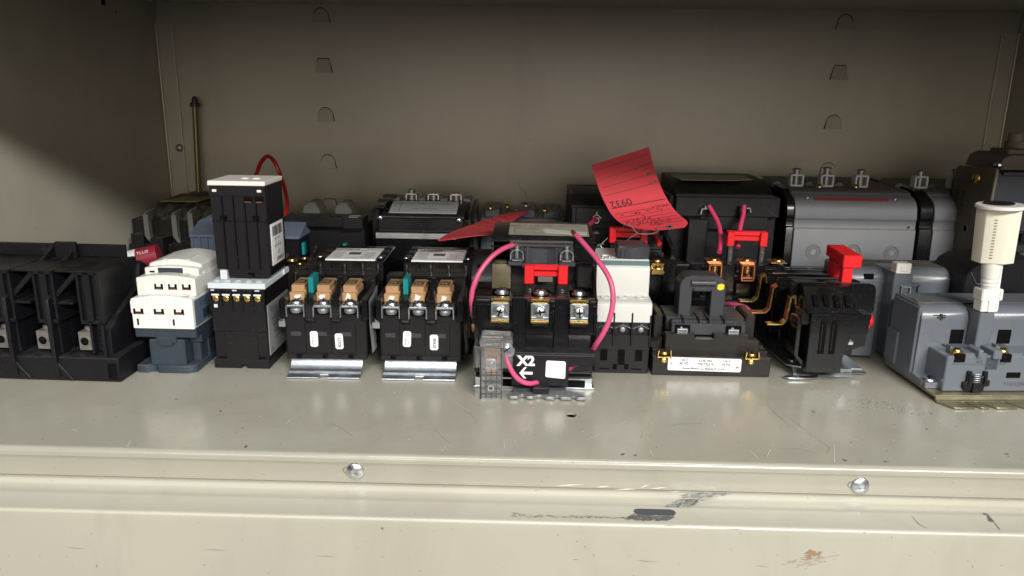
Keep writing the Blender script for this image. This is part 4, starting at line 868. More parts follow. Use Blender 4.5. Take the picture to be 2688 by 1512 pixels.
# plunger
tp = thing('plunger', 'cream and white plastic plunger with flat round top, standing upright on the grey contactor', 'plastic plunger', at(7, 622, 875, 494), 3)
tp.rotation_euler.y = R(-2.2)
o = V(tp.location)*1000
p = P(tp); p.box(-6.4, 5.6, -4, 5, 0, 7.6, .6); p.box(-2.2, 4.4, -5, 4, 0, 8.4, .5); p.box(-7, 7.4, -4.4, 6, 7.4, 15.4, .8); p.box(4.6, 5.8, -5, -4, 9, 14, .2); p.build('foot_clip', white)
p = P(tp)
p.lathe([(4.6, 14), (4.6, 17), (5.2, 18), (4.8, 19), (5.4, 20.5), (5.0, 22), (5.6, 23.5), (5.4, 25), (5.8, 27), (5.8, 34)], (-.6, 0, 0), 'z', 24); p.box(3.6, 6.4, -1.4, 1.6, 15, 34, .4); p.build('stem', white)
p = P(tp)
def taper(z0, z1, w0, w1, d0, d1):
    t = bmesh.new(); A = [t.verts.new((a*w0, b_*d0, z0)) for a, b_ in ((-1, -.3), (.12, -1), (1, -.75), (1, 1), (-1, 1))]; B = [t.verts.new((a*w1, b_*d1, z1)) for a, b_ in ((-1, -.3), (.12, -1), (1, -.75), (1, 1), (-1, 1))]
    t.faces.new(A[::-1]); t.faces.new(B)
    for i in range(5): t.faces.new((A[i], A[(i+1) % 5], B[(i+1) % 5], B[i]))
    bmesh.ops.recalc_face_normals(t, faces=t.faces); bmesh.ops.bevel(t, geom=list(t.edges), offset=.5, segments=1, affect='EDGES'); return t
p.add(taper(33, 69.5, 10, 10.6, 8, 8.6)); sl = p.build('sleeve', cream)
p = P(tp)
for k in range(14):
    f_ = k/13; z = 37+f_*25; x = -6.9+f_*.2; M = Matrix.Translation((x+1.6, -4.7-.3*f_, z)) @ Matrix.Rotation(R(-28), 4, 'Z'); p.box(-.9, .9, -.35, .35, -.42, .42, .05, M)
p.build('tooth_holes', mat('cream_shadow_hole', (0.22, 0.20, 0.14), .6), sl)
p = P(tp); p.lathe([(13.6, 69), (14.6, 69.4), (14.6, 71), (14, 71.4), (3, 71.4)], (0, 0, 0), 'z', 40); p.build('flange', white)
p = P(tp); p.lathe([(8.5, 71.3), (9, 72.2), (5, 72.6), (.1, 72.6)], (0, 2, 0), 'z', 24); p.build('cap_insert', black)
# ================================================================ BACK ROW
# ---- fuse block in the far left corner
t0 = thing('fuse_holder', 'dark smoky fuse holder with pale edged partitions, in the back left corner', 'fuse holder', (-337, 690, 0))
p = P(t0, True); p.box(-376, -296, 700, 770, 0, 72, .8); p.box(-376, -300, 690, 702, 0, 50, .6); p.prism([(700, 72), (712, 86), (765, 88), (770, 72)], 'x', -356, -300, .5)
p.box(-372, -360, 688, 700, 44, 60, .4); p.box(-350, -338, 680, 700, 40, 58, .4); p.box(-330, -305, 684, 700, 38, 52, .4); p.build('base', dusty)
for x, z0, z1, yy in ((-358, 52, 80, 690), (-331.5, 52, 80, 690), (-317, 54, 82, 692)):
    p = P(t0, True); p.prism([(yy, z0+6), (yy, z1-2), (yy+3, z1), (yy+52, z1+4), (yy+52, z0), (yy+5, z0)], 'x', x-1, x+1, .3); p.box(x-1.3, x+3.4, yy-.6, yy+.6, z0+6, z1-2, .3)
    p.prism([(x-1.3, z0+6), (x+3.4, z0+6), (x+6, z0-1), (x+3.6, z0-1)], 'y', yy-.6, yy+1, .2); p.build('partition', midgrey)
p = P(t0, True); p.prism([(-350, 706), (-314, 706), (-312, 742), (-344, 742)], 'z', 87, 87.5, .1, Matrix.Translation((0, 0, 1))); p.build('label', mat('yellowed_label', (0.24, 0.20, 0.10), .6, var=.3, dust=.3))
# ---- cartridge fuse
t0 = thing('cartridge_fuse', 'small round cartridge with red, white and blue wrapper, behind the white contactor', 'fuse', (-322, 597, 0))
M = Matrix.Translation((-327, 596, 54)) @ Matrix.Rotation(R(14), 4, 'Z') @ Matrix.Rotation(R(-12), 4, 'Y')
p = P(t0, True); p.lathe([(9, -6), (9.4, -5.6), (9.4, 9)], (0, 0, 0), 'x', 28, M); p.build('blue_white_wrap', paper)
p = P(t0, True); p.lathe([(9.41, 8.9), (9.45, 10), (9.45, 25)], (0, 0, 0), 'x', 28, M); rb = p.build('red_wrap', mat('red_wrapper', (0.26, 0.015, 0.035), .45))
p = P(t0, True); p.text('TLLIS', 4.2, M @ Matrix.Translation((15, -7.2, 6.4)) @ Matrix.Rotation(R(42), 4, 'X')); p.build('lettering', whiteink)
p = P(t0, True); p.text('ultra', 4.4, M @ Matrix.Translation((3.4, -8.6, 4.2)) @ Matrix.Rotation(R(62), 4, 'X') @ Matrix.Rotation(R(-60), 4, 'Z')); p.build('lettering', mat('blue_ink', (0.02, 0.06, 0.35), .4))
p = P(t0, True); p.box(-330, -306, 592, 612, 0, 43.3, .6); p.build('holder', black)
# ---- blue grey module
t0 = thing('ribbed_module', 'blue grey ribbed plastic module standing behind the tall stacked relay', 'relay module', (-239, 620, 0))
p = P(t0, True); p.box(-284.6, -240, 621, 668, 0, 71, .6); p.prism([(619.5, 71), (619.5, 73.2), (640, 82), (668, 83), (668, 71)], 'x', -285.5, -192, .5)
for k in range(7): p.box(-284.6+k*6.2, -282.2+k*6.2, 619.8, 622, 30, 71, .4)
p.build('housing', bluegrey)
p = P(t0, True); p.box(-240, -193, 622, 668, 0, 71.2, .6); p.build('black_half', black)
# ---- latch rod on the back wall, bolt
t0 = thing('latch_rod', 'olive rod with knurled tip and red and grey collar, upright against the back wall left', 'rod', (-345, 788, 0))
p = P(t0, True); p.tube([(-344.5, 790, 181), (-347, 786, 86)], 2.7, 12, 1); p.build('rod', olive)
p = P(t0, True); p.cyl((-344.4, 789.5, 174), 4.8, 4.2); p.dome((-344.4, 789.8, 178), 3, 6.6); p.build('knurled_tip', mat('dark_bronze', (0.03, 0.025, 0.02), .5))
p = P(t0, True); p.cyl((-347, 786, 77), 9.4, 10, b=1.2); p.build('grey_collar', midgrey)
p = P(t0, True); p.cyl((-347, 786, 66), 10.4, 11, b=1); p.build('red_collar', redwire); p = P(t0, True); p.cyl((-347, 786, 0), 8, 66); p.build('post', black)
# ---- red wire arc
P0 = [at(10, 1020, 860, 690), at(10, 1045, 760, 695), at(10, 1085, 655, 705), at(10, 1140, 600, 715), at(10, 1195, 640, 722), at(10, 1245, 750, 722), at(10, 1285, 880, 712), at(10, 1304, 980, 700), at(10, 1296, 1060, 690), at(10, 1270, 1130, 680)]
p = P(); p.tube(P0, 1.9, 10, 8); lone(p, 'wire_loop', redwire, 'red insulated wire bent in a tall arch above the back row, behind the tall relay', 'wire')
# ---- black relay with drilled strip, and the two brass screw blocks before it
t0 = thing('strip_relay', 'relay', 'relay', (-177, 650, 0))
t0['label'] = 'black relay whose drilled top strip ends in a square hole, beside the red wire'
p = P(t0, True); p.box(-210, -144, 652, 700, 0, 78, .8); p.box(-212, -160, 642, 664, 78, 86.4, .5); p.box(-160, -142.6, 640, 664, 77, 86.6, .5); p.build('body', black)
p = P(t0, True)
for x in (-203, -189, -183.5, -171, -165): p.cyl((x, 648, 86.35), 1.7, .2, b=0)
p.box(-154.5, -147.5, 643.5, 649, 86.5, 86.8, 0); p.build('hole', void)
p = P(t0, True); p.box(-156.2, -145.8, 642, 643.4, 86.4, 87.4, .2); p.box(-156.2, -154.8, 642, 651, 86.4, 87.4, .2); p.box(-147.2, -145.8, 642, 651, 86.4, 87.4, .2); p.box(-156.2, -145.8, 650, 651.4, 86.4, 87.4, .2); p.build('hole_rim', midgrey)
for a, b_ in ((-206, -190), (-177, -161)):
    p = P(t0, True); p.prism([(a, 78), (a+1.5, 90), (a+5, 94.4), (b_-4, 94.4), (b_, 88), (b_+2, 78)], 'y', 676, 700, 1.0); p.build('rear_knuckle', midgrey)
def rear_block(x, y, lab, n=0):
    t = thing('screw_block', lab, 'terminal block', (x, y, 0), 4, 'screw blocks behind the starters')
    p = P(t); p.box(-12, 24, 4, 46, 0, 52, .6); p.prism([(2, 40), (2, 52), (46, 62), (46, 40)], 'x', -12, -8.5, .4); p.prism([(2, 40), (2, 52), (46, 62), (46, 40)], 'x', 9, 12, .4); p.box(12, 24, 2, 46, 50, 56, .4); p.build('housing', dusty)
    for q, rr in (((-2, 10, 56.5), 3.8), ((6, 20, 56), 2.8), ((3.6, 12.5, 53), 2.6)): screw(t, q, rr, brass, world=False, h=rr*.7, rot=20+30*n)
    bx(t, 'marker_tab', teal, 2.4, 5, 27, 34, 58, 68, world=False)
    p = P(t); p.box(2.5, 9, -2, 0, 34, 49.5, .3); p.box(2, 9.5, -2, 10, 49, 50, .3); p.box(-8, 8, -6, 4, 24, 34, 1.2); p.build('tarnished_strap', mat('tarnished_strap', (0.12, 0.09, 0.06), .55, .5, var=.5, scale=140))
rear_block(-191, 592, 'dusty screw block with brass screws, nearest the tall stacked relay', 0)
rear_block(-156, 592, 'dusty screw block with brass screws, behind the starter stickered 82573', 1)
# ---- silver banded contactor
t0 = thing('banded_contactor', 'big black contactor with a silver band and sloping label, behind the two railed starters', 'contactor', (-91, 640, 0), -.5)
p = P(t0, True); p.box(-132, -50.6, 641, 720, 0, 74, .8); p.box(-130.4, -56, 644, 700, 74, 87, .8); p.prism([(646, 86), (647, 89.5), (676, 97), (710, 97), (710, 86)], 'x', -128, -55.5, .5)
p.prism([(640.5, 0), (640.5, 66), (655, 90), (700, 96), (712, 90), (720, 0)], 'x', -50.8, -47.4, .5); p.box(-137, -130, 652, 700, 60, 93, .6); p.build('body', blackgloss)
bx(t0, 'silver_band', alu, -131.6, -62, 638.8, 641.5, 69.4, 74.6, b=.3)
p = P(t0, True); p.box(-136, -126, 655, 662, 93, 95, .3); p.box(-134, -124, 664, 671, 97, 99, .3); p.box(-131, -120, 674, 684, 99.6, 102, .3); p.build('corner_steps', black)
M = Matrix.Translation((-91.6, 661.4, 93.9)) @ Matrix.Rotation(R(14.5), 4, 'X')
p = P(t0, True); p.box(-30, 29, -13, 13, -.6, .2, .1, M); lb = p.build('rating_label', paperdull)
p = P(lb, True); p.text('CONTACTOR', 4.4, M @ TM(-14, 7, .3)); p.text('AC MAGNETIC', 4.4, M @ TM(10, 7, .3)); p.box(-22, -21.5, -11, 11, .2, .3, 0, M); p.text('600V 50 AMP', 4, M @ TM(0, -5, .3)); p.build('lettering', greyink)
for k, x in enumerate((-106.6, -86.6, -66)):
    z = 99+0; p = P(t0, True); p.bar([(x-4.6, 684, z-1), (x-4.6, 684, z+3.6), (x+4.6, 684, z+3.6), (x+4.6, 684, z-1)], 7, 1.2); p.build('lug_clamp', zinc)
    p = P(t0, True); p.cyl((x, 684, z-2), 3.2, 7 if k else 9.6); p.build('lug_screw', dullsteel)
for x in (-97, -77, -120, -56): bx(t0, 'lug_barrier', greyback, x-3.4, x+3.4, 680, 700, 96, 99.4, b=.6)
for q in ((-128, 643.6, 86.4), (-60, 643.6, 85.4)): screw(t0, q, 2.6, zinc, '-y', washer=False)
# ---- small grey contactor tucked between starter and pink wired starter
t0 = thing('tucked_contactor', 'grey contactor tucked between the 80620 stickered starter and the pink wired starter', 'contactor', (-30, 560, 0))
p = P(t0, True); p.prism([(560, 18), (560, 52), (561.5, 57), (565, 62), (571, 65.4), (620, 66), (620, 18)], 'x', -49.5, 20, .6); p.box(-46, 18, 566, 615, 4, 18, .5); p.build('body', grey)
bx(t0, 'latch_window', void, -38.8, -35, 565.4, 568, 61.4, 64, b=.2)
p = P(t0, True); p.box(-52, -20, 556, 559, 13, 20.6, 1.6, seg=3); p.build('brass_bar', brass); p = P(t0, True); p.lathe([(.1, 0), (5, 0), (5.2, 3), (4.4, 7), (2, 8)], (-46.4, 545, .4)); p.build('knurled_foot', black)
p = P(t0, True); p.cyl((-43, 553, 30), 2.4, 3, '-y'); p.build('rivet', dullsteel)
# ---- taupe contactor far back under the flat red card
t0 = thing('rear_contactor', 'taupe contactor with brass screws and a twisted wire, behind the pink wired starter', 'contactor', (-8, 716, 0))
p = P(t0, True); p.box(-46, 34, 716, 780, 0, 76, .8); p.box(-42, -28, 722, 770, 76, 84, .8); p.box(-8, 6, 722, 770, 76, 84, .8); p.box(14, 30, 722, 770, 76, 83, .8); p.build('body', greyback)
p = P(t0, True); p.box(-14, 24, 714.8, 717, 70.6, 74.2, .1); p.build('red_stripe', mat('faded_red_stripe', (0.20, 0.015, 0.015), .5))
for k, q in enumerate(((-37, 716+6, 84), (-21, 730, 84.5), (-3, 730, 86), (15, 722, 82.5))): screw(t0, q, 3.6, [brass, brass, zinc, brass][k], rot=30*k)
p = P(t0, True); p.tube([(-3, 730, 88), at(15, 895, 380, 716), at(15, 925, 300, 716), at(15, 915, 235, 716), at(15, 865, 190, 716), at(15, 840, 140, 716), at(15, 822, 40, 716)], .42, 6); p.tube([at(15, 885, 430, 716), at(15, 905, 350, 715), at(15, 930, 310, 715), at(15, 940, 232, 715)], .36, 6)
p.tube([(-3, 730, 87), at(15, 830, 460, 716), at(15, 760, 470, 716)], .4, 6); p.build('tie_wire', dullsteel)
# ---- curved card tags
def sheet(left, right, nu, nv, thick=.35):
    def cr(P_, t):
        n = len(P_)-1; t = max(0, min(.9999, t))*n; i = int(t); f_ = t-i; p0, p1, p2, p3 = P_[max(i-1, 0)], P_[i], P_[i+1], P_[min(i+2, n)]
        return 0.5*((2*p1)+(-p0+p2)*f_+(2*p0-5*p1+4*p2-p3)*f_*f_+(-p0+3*p1-3*p2+p3)*f_**3)
    def S(u, v): return cr(left, v).lerp(cr(right, v), u)
    def Nn(u, v):
        e = .01; return (S(min(1, u+e), v)-S(max(0, u-e), v)).cross(S(u, min(1, v+e))-S(u, max(0, v-e))).normalized()
    t = bmesh.new(); g = [[[t.verts.new(S(i/nu, j/nv)+Nn(i/nu, j/nv)*o) for j in range(nv+1)] for i in range(nu+1)] for o in (thick/2, -thick/2)]
    for k in (0, 1):
        for i in range(nu):
            for j in range(nv): t.faces.new((g[k][i][j], g[k][i+1][j], g[k][i+1][j+1], g[k][i][j+1]))
    for i in range(nu):
        for j in (0, nv): t.faces.new((g[0][i][j], g[0][i+1][j], g[1][i+1][j], g[1][i][j]))
    for j in range(nv):
        for i in (0, nu): t.faces.new((g[0][i][j], g[0][i][j+1], g[1][i][j+1], g[1][i][j]))
    bmesh.ops.recalc_face_normals(t, faces=t.faces); return t, S, Nn
A9 = lambda x, y, Y: at(9, x, y, Y)
left = [A9(302, 262, 612), A9(345, 410, 611), A9(395, 560, 607), A9(455, 690, 601), A9(530, 815, 593), A9(640, 905, 583), A9(800, 950, 574), A9(1010, 972, 566)]
right = [A9(925, 65, 612), A9(962, 220, 611), A9(1012, 385, 607), A9(1085, 560, 601), A9(1170, 705, 593), A9(1250, 800, 585), A9(1345, 882, 574), A9(1312, 940, 568)]
t0 = thing('card_tag', 'red card tag numbered 0932, standing curled upright with a thin tie wire', 'tag', (85, 600, 0))
t, S, Nn = sheet(left, right, 10, 40); p = P(t0, True); p.add(t); card = p.build('card', redpaper, ang=60)
sg = -1 if Nn(.5, .3).y > 0 else 1
def onS(u, v): return S(u, v)+Nn(u, v)*sg*.32
p = P(card, True)
def ln(v, u0, u1, th=.006):
    n = 8
    for k in range(n):
        a = u0+(u1-u0)*k/n; b_ = u0+(u1-u0)*(k+1)/n; p.poly([onS(a, v-th/2), onS(b_, v-th/2), onS(b_, v+th/2), onS(a, v+th/2)])
Wd, Hg = 46.0, 82.0
VV = (.085, .165, .245, .33, .50, .555, .61, .665, .72, .77, .82, .87)
for v, a, b_ in ((.075, .06, .95), (.165, .06, .72), (.25, .06, .85), (.335, .06, .84), (.49, .05, .97), (.56, .05, .70), (.615, .05, .95), (.67, .05, .95), (.72, .05, .95), (.77, .05, .95), (.82, .3, .95)): ln(v, a, b_, .0075 if v == .49 else .005)
def stext(tx, size, u, v):             # reads from the hole end: upside down here
    def f(q): return onS(min(.985, max(.01, u-q.x/Wd)), min(.97, max(.01, v+q.y/Hg)))
    p.text(tx, size, Matrix(), f, bold=.04)
stext('CONTACT', 3.6, .86, .155); stext('ITEM', 3.6, .93, .243); stext('DATE', 3.6, .93, .325); stext('0932', 8.5, .25, .445); stext('CONTACT', 3.4, .87, .552)
rn = random.Random(11)
for v, a, b_ in ((.585, .12, .9), (.64, .35, .8), (.69, .08, .92), (.742, .1, .9), (.79, .12, .85), (.84, .25, .8)):   # handwriting
    u = a; pts = []
    while u < b_:
        if rn.random() < .12: 
            if len(pts) > 2:
                for i in range(len(pts)-1):
                    A, B = pts[i], pts[i+1]; dx = .014; p.poly([onS(*A), onS(A[0]+dx, A[1]+.005), onS(B[0]+dx, B[1]+.005), onS(*B)])
            pts = []; u += .03
        pts.append((u, v+rn.uniform(-.016, .016))); u += rn.uniform(.008, .018)
p.build('handwriting', ink)
hp = onS(.56, .93); p = P(card, True); n = Nn(.56, .93)*sg; q = n.to_track_quat('Z', 'Y').to_matrix().to_4x4(); p.ring((0, 0, 0), 2.6, 1.3, .3, M=Matrix.Translation(hp) @ q); p.mi = 1; p.cyl((0, 0, .05), 1.32, .1, b=0, M=Matrix.Translation(hp) @ q); p.build('eyelet', [midgrey, void])
p = P(t0, True)
p.tube([A9(1015, 935, 568), A9(1020, 985, 562), A9(930, 1010, 560), A9(800, 1000, 560), A9(740, 930, 562), A9(680, 905, 565), A9(635, 950, 570)], .33, 6)
p.tube([A9(800, 1000, 560), A9(700, 1070, 560), A9(600, 1160, 562), A9(520, 1188, 563), A9(430, 1170, 565), A9(405, 1130, 566), A9(475, 1055, 570)], .3, 6); p.tube([A9(405, 1120, 566), A9(370, 1145, 565), A9(372, 1128, 564), A9(440, 1118, 566)], .3, 6)
p.build('tie_wire', dullsteel)
A8 = lambda x, y, Y: at(8, x, y, Y)
left = [A8(1322, 487, 548), A8(1345, 465, 560), A8(1400, 432, 585), A8(1455, 408, 608), A8(1600, 355, 650), A8(1840, 272, 690), A8(2085, 228, 712)]
right = [A8(1326, 492, 548), A8(1500, 466, 551), A8(1640, 448, 556), A8(1765, 436, 562), A8(1860, 395, 590), A8(1960, 320, 650), A8(2092, 234, 712)]
t, S2, N2 = sheet(left, right, 8, 30); t0 = thing('card_tag', 'red card tag lying nearly flat, its corner jutting out left of the wired starter', 'tag', (-20, 600, 0))
p = P(t0, True); p.add(t); card2 = p.build('card', redpaper, ang=60); sg2 = 1 if N2(.5, .5).z > 0 else -1; p = P(card2, True)
for v in [.12+.05*k for k in range(15)]:
    o_ = lambda u, v: S2(u, v)+N2(u, v)*sg2*.3
    for k in range(5): a = .12+.15*k; p.poly([o_(a, v), o_(a+.15, v), o_(a+.15, v+.005), o_(a, v+.005)])
p.build('ruled_lines', mat('faded_ink', (0.16, 0.02, 0.02), .7))
# ---- rear starters with red reset bars
def reset_bar(t, xa, xb, y, z0, z1, w=5.6):
    p = P(t, True); p.box(xa, xa+w, y-3, y+5, z0, z1, .5); p.box(xb-w, xb, y-3, y+5, z0, z1, .5); p.box(xa, xb, y-1, y+5, z1-3.4, z1+.1, .5); p.box(xa+w-.5, xb-w+.5, y, y+4, z0+4.2, z1-3.9, .3); return p.build('reset_bar', red)
t0 = thing('rear_starter', 'black starter with red reset bar and brass terminals, directly behind the white motor starter', 'starter', (78, 590, 0))
p = P(t0, True); p.box(35.8, 112, 646, 730, 0, 100, .8); p.prism([(644, 96), (644, 100), (660, 107.6), (725, 108), (725, 96)], 'x', 35.8, 112, .5); p.box(40, 112, 640, 648, 60, 99, .6)
p.box(36.5, 45, 641, 650, 84, 99, .5); p.build('upper_body', black)
p = P(t0, True); p.box(44, 116, 584, 644, 0, 60, .8); p.box(50, 110, 600, 644, 60, 70, .6); p.box(106, 117, 582, 600, 40, 68, .8); p.box(50, 110, 610, 640, 70, 82, .5); p.build('lower_body', blackgloss)
p = P(t0, True); p.ring((52, 672, 107.7), 6, 4.8, .4); p.prism([(38, 655), (36, 655), (36, 725), (112, 725), (112, 722), (39, 722)], 'z', 107.8, 108.4, .1); p.build('moulded_ring', dusty)
reset_bar(t0, 64.8, 95.4, 600, 77.2, 89.4)
p = P(t0, True); p.box(71.5, 88.5, 606, 612, 72, 79, .5); p.box(66, 70, 601, 606, 66, 77.4, .3); p.box(90, 94, 601, 606, 66, 77.4, .3); p.build('reset_guide', black)
for x, z in ((51.4, 65), (101.8, 64.6), (76, 68)):
    p = P(t0, True); p.box(x-5, x+5, 578, 582, z-8, z-6.4, .2); p.box(x-5, x+5, 580, 590, z-1, z+.4, .2); p.box(x-5, x+5, 582, 584, z-7, z, .2); p.prism([(x-5, z-5.6), (x-3, z-3.4), (x+3, z-3.4), (x+5, z-5.6), (x+5, z-6.4), (x-5, z-6.4)], 'y', 577, 582, .1); p.build('terminal_strap', brass)
    screw(t0, (x, 580, z-4.4), 3.4, brass, h=2.2); screw(t0, (x, 586, z+.6), 3.8, brass, h=2.2)
p = P(t0, True); p.ring((57.6, 640, 88.4), 2.6, 1.8, 1.4, '-y', 16); p.bar([(54.6, 636, 92), (57.6, 636, 94.4), (61, 636, 91)], 3, .8); p.cyl((57.6, 637, 93), 1.2, 3.6); p.build('clamp', zinc)
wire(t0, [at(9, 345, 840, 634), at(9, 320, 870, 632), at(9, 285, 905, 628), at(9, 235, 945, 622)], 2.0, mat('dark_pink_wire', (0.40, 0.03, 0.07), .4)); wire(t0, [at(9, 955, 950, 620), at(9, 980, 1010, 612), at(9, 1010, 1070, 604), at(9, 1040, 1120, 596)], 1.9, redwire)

t0 = thing('rear_starter', 'starter', 'starter', (165, 585, 0))
t0['label'] = 'large black starter with red reset bar and copper lugs, behind the dusty magnet coil'
p = P(t0, True); p.prism([(642, 92), (642, 112), (652, 116.4), (668, 121), (720, 122), (720, 92)], 'x', 124, 206, .6); p.box(120, 212, 648, 730, 0, 110, .8); p.box(124, 212, 640, 650, 93, 110, .8); p.box(146, 203, 641, 648, 82, 94, .5)
p.box(134, 150, 630, 650, 40, 92, .6); p.box(176, 182, 632, 650, 92, 103, .6); p.build('upper_body', black)
p = P(t0, True); p.prism([(132, 662), (176, 662), (196, 672), (196, 715), (128, 715)], 'z', 121.9, 122.6, .2, Matrix.Translation((0, 0, -.9)) @ Matrix.Rotation(R(0), 4, 'X')); p.build('grimy_label', dirtypaper)
p = P(t0, True)
p.box(118, 200, 592, 646, 0, 56, .8); p.box(117.5, 204, 589, 600, 52, 63, 1.6, seg=2); p.prism([(560+30, 8), (590, 74), (646, 84), (646, 8)], 'x', 113, 117.5, .6)
for a, b_ in ((152.6, 164.4), (178.6, 188), (128.5, 138.4)): p.box(a, b_, 586.5, 594, 30, 63.4, .8)
for a, b_ in ((138, 152), (164, 178.5), (188, 203)): p.box(a+.6, b_-.6, 584, 592, 38, 50, 1.0)
p.box(120, 200, 585, 592, 0, 35, .8); p.build('lower_body', blackgloss)
reset_bar(t0, 158.8, 190.6, 600, 76.2, 88.0)
for x in (162.2, 187.4):
    p = P(t0, True); p.box(x-1.9, x+1.9, 598, 603, 62, 76.2, .3); p.mi = 1; p.cyl((x, 597.8, 71.6), .9, .4, '-y'); p.box(x-.5, x+.5, 597.4, 598.4, 64, 68, .05); p.build('bar_leg', [darkgrey, midgrey])
for k, x in enumerate((146, 171.4, 196)):
    p = P(t0, True); zb = 53.4; yy = 580
    if k < 2: p.bar([(x-4.6, yy, zb), (x-4.6, yy, zb+12), (x+4.6, yy, zb+12), (x+4.6, yy, zb), (x-4.6, yy, zb)], 8, 1.5, .4); p.box(x-4, x+4, yy-3, yy+6, zb+1.2, zb+2.8, .2)
    p.box(x-6, x+6, yy+1, yy+14, 66.2, 67.4, .2); p.build('copper_lug', copper)
    screw(t0, (x, yy+4, 67.4), 3.4, brass, h=2)
    if k < 2: p = P(t0, True); p.cyl((x, yy, zb+5), 2.3, 6); p.ring((x, yy, zb+7), 2.8, 2.2, .7); p.ring((x, yy, zb+9), 2.8, 2.2, .7); p.build('lug_screw', brass)
for x0_, z0_ in ((149, 99.6), (181.4, 100.4)):
    p = P(t0, True); p.bar([(x0_-4.4, 636, z0_-3.4), (x0_-3.6, 636, z0_+.8), (x0_+3.8, 636, z0_+1.2), (x0_+4.6, 636, z0_-2)], 4, .9); p.cyl((x0_-.6, 636, z0_+1), 1.5, 2.4); p.build('clamp', zinc)
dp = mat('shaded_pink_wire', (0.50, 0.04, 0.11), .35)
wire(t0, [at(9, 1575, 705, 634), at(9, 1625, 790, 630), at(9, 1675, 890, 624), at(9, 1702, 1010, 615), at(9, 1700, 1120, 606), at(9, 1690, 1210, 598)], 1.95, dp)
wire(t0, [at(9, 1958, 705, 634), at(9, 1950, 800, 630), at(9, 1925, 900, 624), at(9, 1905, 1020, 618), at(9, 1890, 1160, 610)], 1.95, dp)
p = P(t0, True); c = at(5, 1318, 808, 583.6); p.text('X2', 8, FM(c.x, 584.6, c.z), bold=.3); p.build('lettering', whiteink)
wire(t0, [at(5, 1270, 752, 578), at(5, 1330, 752, 572), at(5, 1400, 765, 568), at(5, 1455, 790, 566), at(5, 1500, 838, 568)], 1.9, pink)
# ---- the two round shouldered grey contactors
def shoulder(t, X0, X1, lugs, rings, m):
    prof = [(646, 0), (646, 40), (638.6, 52), (640, 84), (641.6, 85.2), (641.8, 91.6), (640.8, 93), (642.6, 102), (645.6, 107), (651, 110.2), (657, 111.6), (658, 113.4), (664, 115), (700, 116), (760, 116), (760, 0)]
    p = P(t, True); p.prism(prof, 'x', X0, X1, .4); p.build('housing', m)
    p = P(t, True); p.prism([(a+(1.5 if a < 700 else 0), b_*1.0+.8) for a, b_ in prof[2:]], 'x', X0-(11 if X0 > 300 else 6.5), X0-.4, .4); p.build('side_plate_and_shade', blackgloss)  # left one paints the neighbouring starter's shadow black; right one is the real side
    for x in [l+14.5 for l in lugs[:-1]]+[lugs[0]-14]:
        p = P(t, True); p.prism([(x-5, 114), (x-3, 118), (x+1, 119.4), (x+5, 116), (x+5, 114)], 'y', 686, 720, .4); p.build('lug_barrier', m)
    for k, x in enumerate(lugs):
        p = P(t, True); yy = 680; p.bar([(x-5, yy, 116.4), (x-5, yy, 125.6), (x+5, yy, 125.6), (x+5, yy, 116.4), (x-5, yy, 116.4)], 9, 1.7, .5); p.build('lug_clamp', paleblue if k > -1 and m is grey2 and rings else dullsteel)
        p = P(t, True); p.cyl((x, yy, 117), 2.9, 13.4 if k != 1 else 15)
        for j in range(5): p.ring((x, yy, 118+j*1.6), 3.4, 2.8, .7)
        p.dome((x, yy, 129.5 if k != 1 else 131), 3.9, 2.2); p.build('lug_screw', dullsteel)
    for x, z in rings:
        p = P(t, True); p.ring((x, 639.5, z), 6.3, 5.3, .9, '-y', 28); p.ring((x, 639.5, z), 4.4, 2.6, .7, '-y', 24); p.mi = 1; p.cyl((x, 639.3, z), 2.5, .35, '-y'); p.build('boss', [m, dullsteel])
grey2 = mat('back_row_grey', (0.105, 0.109, 0.120), .55, var=.08, bump=.06, bscale=300, dust=.25, dustcol=(0.10, 0.09, 0.075))
t0 = thing('shouldered_contactor', 'big grey round shouldered contactor with three lugs on top and a thin red stripe', 'contactor', (277, 645, 0), 0)
shoulder(t0, 225.6, 328, (228.4+8, 258+5, 290+3), ((243.6, 64.6), (277.4, 65.4), (309.8, 64.6)), grey2)
p = P(t0, True); M = Matrix.Translation((273, 647.6, 108.7)) @ Matrix.Rotation(R(38), 4, 'X'); p.box(-30, 32, -1.6, 1.6, -.2, .35, .1, M); p.build('red_stripe', mat('dull_red_stripe', (0.17, 0.018, 0.014), .6))
for q in ((254, 670, 115.6), (285.6, 670, 116)): screw(t0, q, 2.8, brass, h=2.4, washer=False)
for x, z in ((322, 86.6),): bx(t0, 'pin_hole', void, x-.8, x+.8, 640.8, 641.8, z-.8, z+.8)
for q in ((237, 648.5, 108.8), (311, 648.5, 108.8)): screw(t0, q, 1.8, dullsteel, '-y', washer=False)
t0 = thing('shouldered_contactor', 'second grey round shouldered contactor, partly hidden by the slate device at the right', 'contactor', (380, 645, 0), 0)
shoulder(t0, 342.4, 440, (345, 376, 405), ((362, 64.6),), grey2)
